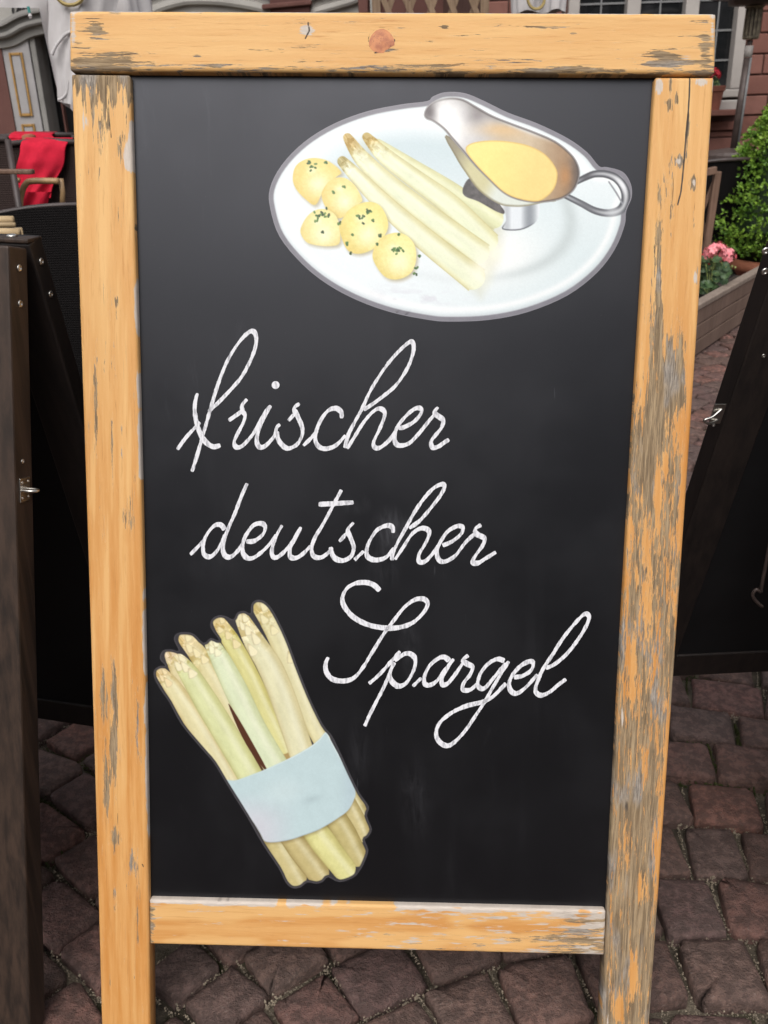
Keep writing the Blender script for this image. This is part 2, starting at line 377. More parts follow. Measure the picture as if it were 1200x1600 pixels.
M = dict(
    frame=mat_frame(), panel=mat_panel(), chalk=mat_chalk(), print=mat_print(), cobble=mat_cobble(), joint=mat_joint(),
    darkwood=mat_darkwood('dark_stained_wood', (0.016, 0.010, 0.007), (0.052, 0.031, 0.021)),
    blackwood=mat_darkwood('blackish_stained_wood', (0.008, 0.006, 0.006), (0.020, 0.014, 0.012)),
    blackpanel=simple('black_painted_panel', (0.0075, 0.0075, 0.0085), 0.6, 0.25, 8, spec=0.3),
    zinc=simple('zinc_metal', (0.62, 0.60, 0.56), 0.32, 0.1, 60, 1.0),
    screw=simple('steel_screw', (0.66, 0.64, 0.60), 0.35, 0.15, 90, 1.0),
    bronze=simple('brown_steel', (0.085, 0.062, 0.055), 0.5, 0.2, 30, 0.1),
    cage=simple('tarnished_cage_steel', (0.20, 0.165, 0.115), 0.5, 0.4, 30, 0.3),
    sand=mat_stone('red_sandstone_block', (0.205, 0.088, 0.068), (0.265, 0.126, 0.100)),
    mortar=mat_stone('sandstone_mortar', (0.115, 0.060, 0.050), (0.14, 0.075, 0.06)),
    oldwall=mat_stone('dark_red_sandstone', (0.115, 0.052, 0.045), (0.16, 0.075, 0.062), 2),
    greystone=mat_stone('grey_painted_moulding', (0.225, 0.215, 0.200), (0.27, 0.26, 0.245), 3),
    lightstone=mat_stone('pale_grey_moulding', (0.36, 0.345, 0.315), (0.42, 0.40, 0.37), 3),
    doorwhite=simple('grey_white_door_paint', (0.34, 0.325, 0.325), 0.5, 0.08, 5),
    gold=simple('ochre_gold_paint', (0.36, 0.20, 0.055), 0.45, 0.15, 20),
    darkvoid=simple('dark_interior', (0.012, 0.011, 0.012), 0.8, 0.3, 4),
    white=simple('cream_window_paint', (0.42, 0.385, 0.355), 0.5, 0.06, 6),
    lead=simple('lead_bar', (0.20, 0.20, 0.20), 0.55, 0.1, 20),
    glass=mat_glass(), curtain=simple('grey_curtain', (0.10, 0.10, 0.10), 0.9, 0.3, 6),
    cloth=simple('offwhite_parasol_cloth', (0.56, 0.535, 0.53), 0.9, 0.06, 9, spec=0.2),
    clothgold=simple('gold_print', (0.36, 0.27, 0.10), 0.7, 0.08, 20),
    red=simple('red_fleece', (0.56, 0.020, 0.045), 0.95, 0.12, 25, spec=0.1, bump=0.3),
    bamboo=simple('tan_bamboo', (0.34, 0.215, 0.105), 0.45, 0.25, 16),
    bamboolight=simple('pale_bamboo', (0.50, 0.36, 0.20), 0.45, 0.18, 16),
    rattan=mat_weave('dark_rattan', (0.005, 0.0042, 0.0042), (0.010, 0.008, 0.008), 1100, 1100),
    rattanrim=simple('worn_rattan_rim', (0.055, 0.040, 0.037), 0.5, 0.35, 14),
    brownrattan=mat_weave('brown_rattan', (0.030, 0.020, 0.018), (0.055, 0.038, 0.034), 900, 900),
    conifer=mat_leaf('conifer_foliage', (0.075, 0.170, 0.018), (0.27, 0.43, 0.055), 7),
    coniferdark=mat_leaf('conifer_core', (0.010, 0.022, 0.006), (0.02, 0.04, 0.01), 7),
    geranium=mat_leaf('geranium_leaf', (0.028, 0.058, 0.022), (0.065, 0.115, 0.040), 25),
    pink=mat_leaf('pink_petal', (0.84, 0.20, 0.235), (0.92, 0.38, 0.40), 40),
    redpetal=mat_leaf('red_petal', (0.42, 0.010, 0.022), (0.55, 0.02, 0.04), 40),
    bud=mat_leaf('green_bud', (0.16, 0.22, 0.06), (0.30, 0.34, 0.12), 40),
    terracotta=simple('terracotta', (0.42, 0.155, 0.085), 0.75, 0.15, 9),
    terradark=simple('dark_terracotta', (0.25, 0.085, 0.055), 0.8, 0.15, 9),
    blackplastic=simple('black_plastic', (0.014, 0.014, 0.015), 0.5, 0.2, 12),
    soil=simple('potting_soil', (0.03, 0.02, 0.013), 0.95, 0.4, 40),
    plank=mat_darkwood('greyed_planter_plank', (0.135, 0.085, 0.062), (0.20, 0.135, 0.105), 0.75),
    plankcap=mat_darkwood('greyed_planter_edge', (0.20, 0.155, 0.125), (0.30, 0.24, 0.195), 0.75),
    lattice=mat_darkwood('brown_lattice_wood', (0.16, 0.10, 0.06), (0.26, 0.18, 0.115), 0.7),
    trestle=mat_darkwood('brown_folding_wood', (0.115, 0.062, 0.040), (0.19, 0.115, 0.078), 0.6),
    teal=simple('teal_ribbon', (0.05, 0.28, 0.25), 0.6), ink=simple('dark_sign_paint', (0.022, 0.02, 0.02), 0.5),
    moss=mat_leaf('joint_moss', (0.030, 0.040, 0.010), (0.075, 0.085, 0.025), 30),
    grit=simple('sandy_grit', (0.30, 0.25, 0.185), 0.95, 0.35, 60),
    border=simple('sticker_border_grey', lin((132, 130, 138)) , 0.35, 0.05, 40),
    borderdark=simple('sticker_border_dark', lin((62, 60, 64)), 0.35, 0.08, 40),
)

# ------------------------------------------------------------------ street: ground and cobbles
gv = []
for (x, y) in ((-60, -40), (60, -40), (60, 60), (-60, 60)): gv.append((x, y, gz(x) - 0.022))
ground = obj('pavement', gv, [(0, 1, 2, 3)], M['joint'], loc=(0, 0, 0)); ground['kind'] = 'structure'
ground['label'] = 'cobbled street of reddish setts laid in arcs'

def project(p):
    c = MC.T @ (np.asarray(p) - CAM)
    if c[2] < 0.05: return None
    return c[0] / c[2] * F_PX + 600, c[1] / c[2] * F_PX + 800, c[2]
SEE = [[(60, 1120), (150, 1120), (165, 1640), (60, 1640)], [(225, 1465), (960, 1480), (955, 1640), (225, 1640)],
       [(1005, 1640), (1050, 1040), (1230, 1035), (1230, 1640)], [(1060, 780), (1085, 500), (1175, 495), (1105, 780)]]
def inpoly(x, y, P):
    r = False; j = len(P) - 1
    for i in range(len(P)):
        if (P[i][1] > y) != (P[j][1] > y) and x < (P[j][0] - P[i][0]) * (y - P[i][1]) / (P[j][1] - P[i][1]) + P[i][0]: r = not r
        j = i
    return r
def sett(cx, cy, ang, sx, sy, k=10, rnd=random):
    """a worn sett: uneven outline, rounded shoulders, slightly domed top"""
    out = []
    for i in range(k):
        w = 2 * math.pi * (i + 0.5) / k
        c, s_ = math.cos(w), math.sin(w); e = 0.17
        ux = math.copysign(abs(c) ** e, c); uy = math.copysign(abs(s_) ** e, s_)
        out.append((ux * sx * 0.5 * rnd.uniform(0.91, 1.06), uy * sy * 0.5 * rnd.uniform(0.91, 1.06)))
    h = rnd.uniform(-0.003, 0.004); tx, ty = rnd.uniform(-.03, .03), rnd.uniform(-.03, .03)
    V = []
    ca, sa = math.cos(ang), math.sin(ang)
    def put(x, y, z):
        X = cx + x * ca - y * sa; Y = cy + x * sa + y * ca
        V.append((X, Y, gz(X) + z + h + tx * x + ty * y))
    for (x, y) in out: put(x * 1.0, y * 1.0, -0.030)
    for (x, y) in out: put(x * 1.0, y * 1.0, -0.007)
    for (x, y) in out: put(x * 0.955, y * 0.955, -0.0018)
    for (x, y) in out: put(x * 0.78, y * 0.78, 0.0006 + rnd.uniform(-.0014, .0014))
    put(0, 0, 0.002)
    Fc = []
    for l in range(3):
        for i in range(k): Fc.append((l * k + i, l * k + (i + 1) % k, (l + 1) * k + (i + 1) % k, (l + 1) * k + i))
    for i in range(k): Fc.append((3 * k + i, 3 * k + (i + 1) % k, 4 * k))
    return V, Fc
R_ARC, HALF, APEX = 1.0, 0.80, 0.45
stones = []
SX, SY = 0.122, 0.117
for ci in range(-5, 5):
    xc = APEX + ci * 2 * HALF
    amax = math.asin(HALF / R_ARC)
    for ri in range(-26, 70):
        y0 = ri * SY + (0.37 * ci) % SY
        a = -amax + random.uniform(0, 0.03)
        while a < amax:
            da = SX * random.uniform(0.78, 1.22) / R_ARC
            if a + da > amax + 0.03: break
            am = a + da / 2
            x = xc + R_ARC * math.sin(am); y = y0 + R_ARC * (math.cos(am) - 1)
            if -7 < x < 8.5 and -1.2 < y < 6.9:
                stones.append((x + random.uniform(-.003, .003), y + random.uniform(-.003, .003), -am + random.uniform(-.06, .06),
                               da * R_ARC - random.uniform(0.004, 0.014), max(0.062, SY * (0.06 + 0.94 * math.cos(am))) - random.uniform(0.005, 0.015)))
            a += da
seen = []; rest = []
for s_ in stones:
    q = project((s_[0], s_[1], gz(s_[0])))
    if q and any(inpoly(q[0], q[1], P) for P in SEE): seen.append((q[2], s_))
    else: rest.append(s_)
seen.sort(key=lambda t: t[0])
for i, (d, s_) in enumerate(seen):
    if i < 300:
        V, Fc = sett(*s_, k=16)
        obj('cobble', V, Fc, M['cobble'], parent=ground, smooth=True)
    else: rest.append(s_)
mb = MB()
for s_ in rest:
    V, Fc = sett(*s_, k=8 if s_[1] < 3 and abs(s_[0]) < 3 else 6); mb.add(V, Fc)
mb.build('cobble_field', M['cobble'], ground, smooth=True, kind='stuff')
# grit and moss lying in the joints
gm = MB(); mm = MB()
for i in range(16000):
    d, s_ = random.choice(seen)
    if d > 2.2: continue
    w = random.uniform(0, 2 * math.pi); L = 0.5
    ux = max(-1, min(1, 1.5 * math.cos(w))) * (s_[3] * .5 + .007); uy = max(-1, min(1, 1.5 * math.sin(w))) * (s_[4] * .5 + .007)
    x = s_[0] + ux * math.cos(s_[2]) - uy * math.sin(s_[2]); y = s_[1] + ux * math.sin(s_[2]) + uy * math.cos(s_[2])
    green = vnoise(np.array([x * 5]), np.array([y * 5]), 3)[0] > 0.66
    r = random.uniform(.0008, .0026) if not green else random.uniform(.0015, .0035)
    z = gz(x) - 0.021 + random.uniform(0, .013)
    P = [(x + r * random.uniform(.6, 1.2) * math.cos(t), y + r * random.uniform(.6, 1.2) * math.sin(t), z) for t in (0, 2.1, 4.2)] + [(x, y, z + r * random.uniform(.8, 1.6))]
    (mm if green else gm).add(P, [(0, 1, 3), (1, 2, 3), (2, 0, 3)])
tag(gm.build('joint_grit', M['grit'], loc=(0, 0, 0)), 'sandy grit and tiny pebbles lying between the cobbles', 'grit', kind='stuff')
tag(mm.build('moss', M['moss'], loc=(0, 0, 0)), 'small green moss tufts growing in the cobble joints', 'moss', kind='stuff')

# ------------------------------------------------------------------ unseen houses behind the photographer, added to darken the panel's low reflections
YO = -19.0
M['plaster'] = mat_stone('grey_plaster', (0.20, 0.185, 0.165), (0.25, 0.23, 0.205), 1)
M['slate'] = mat_stone('slate_roof', (0.045, 0.045, 0.05), (0.07, 0.07, 0.075), 2)
hx0 = -24.0
for k, (wd, hh_) in enumerate(((9.5, 7.2), (8.0, 8.4), (10.0, 6.8), (9.0, 7.8), (11.0, 7.0))):
    hb_ = thing('town_house', ('unseen plastered town house with slate roof across the square'), 'house', (hx0 + wd / 2, YO, gz(hx0 + wd / 2)), 'unseen houses across the square')
    hb_['label'] = ('unseen plain plastered house across the square', 'unseen tall plastered house across the square', 'unseen wide low plastered house across the square', 'unseen plastered house with six windows across the square', 'unseen widest plastered house across the square')[k]
    MB().abox(hx0, hx0 + wd, YO - 7, YO, -2, hh_).build('wall', M['plaster'], hb_)
    MB().add([(hx0 - .2, YO + .4, hh_ - .1), (hx0 + wd + .2, YO + .4, hh_ - .1), (hx0 + wd + .2, YO - 3.5, hh_ + 2.6), (hx0 - .2, YO - 3.5, hh_ + 2.6), (hx0 + wd + .2, YO - 7.4, hh_ - .1), (hx0 - .2, YO - 7.4, hh_ - .1)], [(0, 1, 2, 3), (3, 2, 4, 5), (0, 3, 5), (1, 4, 2)]).build('roof', M['slate'], hb_)
    for fl in range(2):
        for j in range(3):
            xx = hx0 + wd * (j + .5) / 3
            MB().abox(xx - .55, xx + .55, YO - .02, YO + .05, 1.2 + fl * 3, 2.8 + fl * 3, .01).build('window', M['glass'], hb_)
    hx0 += wd

# ------------------------------------------------------------------ right building: red sandstone wall with leaded window
YR = 8.0
XW0, XW1 = D(885, 60, YR)[0], D(1163, 60, YR)[0]
zsill = D(1135, 152, YR)[2]
bR = thing('sandstone_building', 'red sandstone building front with white leaded casement window above the planter', 'building', (3.2, YR, gz(3.2)))
XB0 = D(752, 10, YR)[0]; XB1 = 16.0
ZT = 4.6
w = MB()
w.abox(XB0, XW0, YR, YR + .35, -.6, ZT); w.abox(XW1, XB1, YR, YR + .35, -.6, ZT)
w.abox(XW0, XW1, YR, YR + .35, -.6, zsill - .13); w.abox(XW0, XW1, YR, YR + .35, 2.95, ZT)
w.abox(XB0, XB0 + .35, YR + .35, 12.0, -.6, ZT)
wall = w.build('wall', M['mortar'], bR)
# stone blocks, each one its own piece, coursed; right of the window and beside it on the left
ch = 0.146
def courses(x0, x1, z0, z1, seed):
    rr = random.Random(seed); z = z0; k = 0
    while z < z1:
        x = x0 + (0 if k % 2 else -rr.uniform(.08, .2)); h = ch
        while x < x1:
            wd = rr.uniform(.17, .30); a = max(x, x0); b = min(x + wd, x1)
            if b - a > .05:
                g = .006; p = rr.uniform(.012, .028)
                bb = MB().box((a + g, YR - p, z + g), (b - a - 2 * g, 0, 0), (0, p + .02, 0), (0, 0, h - 2 * g), .007)
                bb.build('stone_block', M['sand'], wall)
            x += wd
        z += h; k += 1
courses(XW1 + .015, XW1 + 1.9, 0.05, 2.35, 5)
courses(XB0 + .01, XW0 - .02, 1.5, 2.6, 8)
# plinth mouldings under the window
zz = zsill - .17
for k, (hh, p) in enumerate(((.075, .05), (.05, .015), (.115, .035), (.03, .012), (.085, .035), (.16, .03), (.16, .035))):
    MB().abox(XW0 - .1, XW1 + .005, YR - p, YR + .02, zz - hh + .006, zz - .004, .006).build('plinth_moulding', M['sand'], wall)
    zz -= hh
# window
win = MB()
fw = .085
win.abox(XW1 - fw, XW1, YR - .045, YR + .12, zsill + .06, 2.95, .008); win.abox(XW0, XW0 + fw, YR - .045, YR + .12, zsill + .06, 2.95, .008)
win.abox(XW0, XW1, YR - .045, YR + .12, zsill, zsill + .058, .008); win.abox(XW0, XW1, YR - .045, YR + .12, 2.86, 2.95, .008)
window = win.build('window', M['white'], bR)
MB().abox(XW0 - .04, XW1 + .004, YR - .09, YR + .02, zsill - .125, zsill - .02, .01).build('sill', M['white'], window)
mx = [D(p, 12, YR)[0] for p in (902, 989, 1080, 1164)]
mull = .052
for k in (1, 2):
    MB().abox(mx[k] - mull, mx[k] + mull, YR - .04, YR + .1, zsill + .06, 2.86, .008).build('mullion', M['white'], window)
edges = [XW0 + fw, mx[1] - mull, mx[1] + mull, mx[2] - mull, mx[2] + mull, XW1 - fw]
zr = [zsill + .058]
while zr[-1] < 2.8: zr.append(zr[-1] + .21)
zr[-1] = 2.86
for c in range(3):
    a, b = edges[2 * c], edges[2 * c + 1]; mid = (a + b) / 2 + (0.03 if c == 2 else 0)
    for k in range(len(zr) - 1):
        for (u, v) in ((a, mid), (mid, b)):
            MB().abox(u + .001, v - .001, YR + .052, YR + .058, zr[k] + .001, zr[k + 1] - .001).build('pane', M['glass'], window)
        if k: MB().abox(a, b, YR + .044, YR + .062, zr[k] - .007, zr[k] + .007).build('lead_bar', M['lead'], window)
    MB().abox(mid - .006, mid + .006, YR + .045, YR + .061, zr[0], zr[-1]).build('lead_bar', M['lead'], window)
MB().abox(XW0 + .05, XW1 - .05, YR + .20, YR + .21, zsill, 2.9).build('curtain', M['curtain'], window)

# ------------------------------------------------------------------ left building: old front with ogee door arches
YL = 12.0
bL = thing('old_building', 'old dark red building front with grey ogee door arches and white panelled door', 'building', (-3.5, YL, gz(-3.5)))
doors = [(-1, D(0, 100, YL)[0], D(108, 100, YL)[0])]
def LX(px): return D(px, 60, YL)[0]
def LZ(px, py): return D(px, py, YL)[2]
wl = MB()
xl0, xl1 = LX(-1.5), LX(152)             # first opening
x2a, x2b = LX(238), LX(432)           # second
x3a, x3b = LX(505), LX(566)
ztop = 1.13 + 1.45
XE = XB0 + .34
for a, b in ((-22, xl0), (xl1, x2a), (x2b, x3a), (x3b, XE)): wl.abox(a, b, YL, YL + .5, -.4, 4.8)
for a, b in ((xl0, xl1), (x2a, x2b), (x3a, x3b)): wl.abox(a, b, YL, YL + .5, LZ(60, 8), 4.8)
wallL = wl.build('wall', M['oldwall'], bL)
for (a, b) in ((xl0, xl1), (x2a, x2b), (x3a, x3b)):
    MB().abox(a, b, YL + .7, YL + .75, -.4, 3.2).build('dark_interior', M['darkvoid'], bL)  # near-black sheet, the darkness of the open doorway put into its colour
# fascia above the first door, and mouldings swept along an ogee
MB().abox(LX(-60), LX(172), YL - .03, YL + .02, LZ(40, 44), LZ(40, -40)).build('fascia', M['lightstone'], bL)
def sweep(pts, prof, name, mat):
    """pts: (x,z) path on the facade; prof: (offset across, projection)"""
    pts = np.array(pts); P = []
    for i in range(len(pts)):
        t = pts[min(i + 1, len(pts) - 1)] - pts[max(i - 1, 0)]; t = t / np.linalg.norm(t); nn = np.array([-t[1], t[0]])
        P.append([(pts[i][0] + nn[0] * a, YL - p, pts[i][1] + nn[1] * a) for a, p in prof])
    m = MB().grid(P); m.f = [q[::-1] for q in m.f]
    return m.build(name, mat, bL, smooth=False)
def ogee(pxs):
    return catmull([(D(x, y, YL)[0], D(x, y, YL)[2]) for x, y in pxs], 8)
PR = [(.17, -.03), (.17, .10), (.135, .12), (.115, .12), (.11, .06), (.06, .055), (.055, .09), (.02, .10), (0, .085), (-.01, .03), (-.09, .02), (-.1, -.03)]
sweep(ogee([(-70, 62), (-20, 62), (5, 61), (20, 57), (40, 46), (60, 40), (80, 37), (110, 34), (130, 40), (150, 52), (175, 62)]), PR, 'arch_moulding', M['greystone'])
sweep(ogee([(205, 42), (225, 34), (250, 20), (290, 9), (330, 8), (370, 12), (410, 20), (440, 34), (460, 42)]), [(a * 1.5, p) for a, p in PR], 'arch_moulding', M['lightstone'])
sweep(ogee([(470, 30), (500, 22), (530, 14), (550, 8), (566, 2)]), [(a * 1.3, p) for a, p in PR], 'arch_moulding', M['lightstone'])
# sandstone keystone blocks between the arches
MB().box(D(425, 30, YL) - np.array([0, .14, 0]), (LX(486) - LX(425), 0, 0), (0, .14, 0), (0, 0, .9), .012).build('stone_block', M['oldwall'], wallL)
MB().box(D(412, 17, YL) - np.array([0, .19, 0]), (LX(488) - LX(412), 0, .03), (0, .19, 0), (0, 0, .05), .012).build('stone_block', M['oldwall'], wallL)
for p in (570, 588):
    MB().abox(LX(p) - .06, LX(p) + .05, YL - .12, YL, -.3, 3.2, .01).build('pilaster', M['lightstone'] if p == 588 else M['oldwall'], bL)
# jamb and open door leaf
MB().abox(LX(43.5), LX(52), YL + .03, YL + .45, -.3, 2.4, .01).build('door_jamb', M['greystone'], bL)
MB().abox(LX(66), LX(69), YL + .3, YL + .4, -.3, 2.4, .005).build('door_jamb', M['oldwall'], bL)
dx0, dx1 = LX(-1.2), LX(42)
dl = MB(); zb0 = -.05; zt0 = LZ(30, 58)
dl.abox(dx0, dx1, YL + .02, YL + .07, gz(dx0) + .02, zt0, .006)
door = dl.build('door', M['doorwhite'], bL)
def panel_set(z0, z1):
    a, b = LX(9), LX(30.5)
    MB().abox(a + .03, b - .03, YL + .004, YL + .022, z0 + .03, z1 - .03, .006).build('door_panel', M['doorwhite'], door)
    for q in ((a, a + .022, z0, z1), (b - .022, b, z0, z1), (a + .027, b - .027, z0, z0 + .03), (a + .027, b - .027, z1 - .03, z1)):
        MB().abox(q[0], q[1], YL - .006, YL + .022, q[2], q[3], .005).build('gold_trim', M['gold'], door)
panel_set(LZ(30, 182), LZ(25, 82)); panel_set(LZ(40, 250), LZ(35, 194)); panel_set(LZ(45, 300), LZ(40, 258))
# remains of the lettering on the fascia
def pxl(pts, y): return [D(a, b, y) for a, b in pts]
lt = MB()
for st in ([(20, 9), (20, 18), (22, 22), (26, 20), (28, 12), (28, 8)], [(31, 16), (31, 11), (33, 9), (35, 11), (35, 16)], [(37, 16), (37, 11), (40, 9), (42, 11), (42, 15)]):
    lt.tube(catmull(pxl(st, YL - .045), 4), .012, 6)
lt.build('painted_lettering', M['ink'], bL)

# ------------------------------------------------------------------ brown lattice screen in front of the old building
YT = 7.4
la = thing('lattice_screen', 'brown wooden lattice screen of crossed slats beside the sandstone building', 'screen', (D(665, 10, YT)[0], YT, gz(.4)))
tx0, tx1 = D(588, 10, YT)[0], D(757, 10, YT)[0]
for x in (tx0, tx1):
    MB().abox(x - .03, x + .03, YT - .03, YT + .03, gz(x), 1.95, .005).build('post', M['lattice'], la)
for z in (1.90, .45):
    MB().abox(tx0 + .031, tx1 - .031, YT - .02, YT + .02, z - .025, z + .025, .004).build('rail', M['lattice'], la)
Hh = 1.42; n = 5
for k in range(-4, n + 1):
    for sgn in (1, -1):
        x0 = tx0 + (tx1 - tx0) * k / n; x1 = x0 + .62
        if sgn < 0: x0, x1 = x1, x0
        z0, z1 = .47, .47 + Hh
        def clipx(xc, xa, za, xb, zb): t = (xc - xa) / (xb - xa); return xc, za + (zb - za) * t
        pa, pb = (x0, z0), (x1, z1)
        lo, hi = tx0 + .02, tx1 - .02
        if max(x0, x1) < lo or min(x0, x1) > hi: continue
        q = []
        for (X, Z) in (pa, pb):
            if X < lo: X, Z = clipx(lo, *pa, *pb)
            elif X > hi: X, Z = clipx(hi, *pa, *pb)
            q.append((X, Z))
        d = np.array([q[1][0] - q[0][0], 0, q[1][1] - q[0][1]]); L = np.linalg.norm(d)
        if L < .05: continue
        nn = np.array([-d[2], 0, d[0]]) / L * .02
        MB().box(np.array([q[0][0], YT + (.004 if sgn > 0 else -.018), q[0][1]]) - nn, d, nn * 2, (0, .014, 0), .003).build('slat', M['lattice'], la)

# ------------------------------------------------------------------ folded parasols
def parasol(pxc, y, r0, z_top, hem, name_label, folds=9, seed=1, ringpx=None):
    rr = random.Random(seed); c = D(pxc, 10, y); base = (c[0], y, gz(c[0]))
    t = thing('parasol', name_label, 'parasol', base)
    MB().tube([(c[0], y, gz(c[0]) + .05), (c[0], y, z_top + .05)], .024, 10).build('pole', M['lattice'], t, smooth=True)
    MB().lathe((c[0], y, gz(c[0])), [(.26, 0), (.26, .05), (.06, .08), (.04, .25)], 20).build('base', M['lead'], t)
    n = 96; P = []
    for i in range(25):
        f = i / 24; row = []
        for j in range(n + 1):
            w = 2 * math.pi * j / n
            fold = math.sin(w * folds + .6 * math.sin(w * 2 + seed)) * .5 + .3 * math.sin(w * (folds * 2 + 1) + 3 * f)
            zb = hem(w)
            r = r0 * (.12 + .88 * min(1, f * 1.25) ** .8) * (1 + .17 * fold * min(1, f * 2)) * (1 - .10 * max(0, f - .8) * 5)
            z = z_top + (zb - z_top) * f
            row.append((c[0] + r * math.cos(w), y + r * math.sin(w), z))
        P.append(row)
    m = MB().grid(P); cz = m.build('canopy', M['cloth'], t, smooth=True)
    return t, c
zh = D(90, 166, 3.9)[2]; zshort = D(90, 60, 3.9)[2]
pa, pc = parasol(152, 3.9, .185, 2.7, lambda w: zh + .04 * math.sin(w * 4), 'folded off-white parasol with a gold ring emblem above the cafe chairs', 8, 2)
# flap hanging at the front with its hem seam, then the short valance to its left
def sheet(pts_l, pts_r, y, bulge, nx=10, name='flap', parent=None, mat=None, wav=0.0):
    L = catmull([D(a, b, y) for a, b in pts_l], 6); R = catmull([D(a, b, y) for a, b in pts_r], 6); P = []
    for i in range(len(L)):
        P.append([L[i] + (R[i] - L[i]) * k / nx + np.array([0, -bulge * math.sin(math.pi * k / nx) + wav * math.sin(k * 1.9 + i * .35), 0]) for k in range(nx + 1)])
    return MB().grid(P).build(name, mat or M['cloth'], parent, smooth=True)
sheet([(72, -40), (75, 20), (76, 55), (79, 85), (86, 110), (91, 158)], [(190, -40), (182, 20), (178, 60), (172, 90), (160, 120), (150, 168)], 3.66, .07, 14, 'flap', pa, None, .008)
sheet([(-60, -60), (-60, -20), (-60, 13)], [(76, -60), (75, -20), (73, 13)], 3.72, .03, 8, 'valance', pa, None, .006)
MB().tube(catmull(pxl([(81, 86), (86, 74), (93, 64), (102, 54), (112, 49)], 3.59), 5), .006, 6).build('hem_seam', M['cloth'], pa, smooth=True)
MB().tube(catmull(pxl([(91, 156), (98, 153), (105, 142), (106, 120)], 3.6), 5), .005, 6).build('hem_seam', M['cloth'], pa, smooth=True)
ring = MB(); rp = []
for k in range(33):
    w = 2 * math.pi * k / 32; rp.append(D(110 + 22 * math.cos(w), -12 + 20 * math.sin(w), 3.575))
ring.tube(rp, .0065, 5).build('emblem_ring', M['clothgold'], pa)
MB().tube(pxl([(44, 10), (46, 20)], 3.6), .005, 6).build('strap', M['teal'], pa)
MB().lathe(D(47, 25, 3.6), [(.003, -.008), (.007, 0), (.003, .008)], 8).build('strap_end', M['cloth'], pa)
zh2 = D(840, 21, 6.2)[2]
pb, pc2 = parasol(842, 6.2, .165, 3.0, lambda w: zh2 + .012 * math.sin(w * 5), 'folded off-white parasol between the lattice screen and the leaded window', 7, 5)
rp = [D(838 + 13 * math.cos(2 * math.pi * k / 24), -2 + 16 * math.sin(2 * math.pi * k / 24), 6.2 - .205) for k in range(25)]
MB().tube(rp, .009, 5).build('emblem_ring', M['clothgold'], pb)

# ------------------------------------------------------------------ patio heater
YH = 7.0
hb = D(1146, 236, YH); hx, hz = hb[0], hb[2]
heater = thing('patio_heater', 'slim brown patio heater standing between window and sandstone wall', 'patio heater', (hx, YH, gz(hx)))
MB().lathe((hx, YH, gz(hx)), [(.26, 0), (.26, .03), (.215, .05), (.215, hz - gz(hx) - .02), (.20, hz - gz(hx)), (.05, hz - gz(hx) + .02)], 28).build('gas_housing', M['bronze'], heater)
top = D(1174, 52, YH)
hxt, hzt = top[0], top[2]
dirn = np.array([hxt - hx, 0, hzt - hz])
MB().tube([(hx, YH, hz), np.array([hx, YH, hz]) + dirn * .80], .026, 12).build('pole', M['bronze'], heater, smooth=True)
MB().tube([np.array([hx + .016, YH - .03, hz]), np.array([hx + .012, YH - .03, hz]) + dirn * .80], .008, 8).build('gas_pipe', M['lead'], heater, smooth=True)
MB().tube([np.array([hx, YH, hz]) + dirn * .805, np.array([hx, YH, hz]) + dirn * .90], .028, 12).build('white_sleeve', M['white'], heater, smooth=True)
MB().tube([np.array([hx, YH, hz]) + dirn * .905, np.array([hx, YH, hz]) + dirn * .945], .018, 12).build('neck', M['bronze'], heater, smooth=True)
bc = np.array([hx, YH, hz]) + dirn * .95
bu = MB()
bu.lathe(bc, [(.048, 0), (.055, .008), (.055, .02), (.03, .022)], 20)
for k in range(12):
    w = 2 * math.pi * k / 12; bu.box(bc + np.array([.047 * math.cos(w) - .008, .047 * math.sin(w) - .004, .021]), (.016, 0, 0), (0, .006, 0), (0.004, 0, .165), 0)
bu.lathe(bc + np.array([.004, 0, .187]), [(.03, 0), (.062, .002), (.066, .012), (.04, .016)], 20)
bu.build('burner_cage', M['cage'], heater)
MB().lathe(bc + np.array([0, 0, .024]), [(.036, 0), (.039, .08), (.037, .16)], 16).build('burner_core', M['bronze'], heater)
MB().lathe(bc + np.array([.004, 0, .205]), [(.06, 0), (.17, .004), (.175, .035), (.30, .05), (.36, .07), (.30, .11), (.05, .15)], 32).build('reflector', M['bronze'], heater, smooth=True)

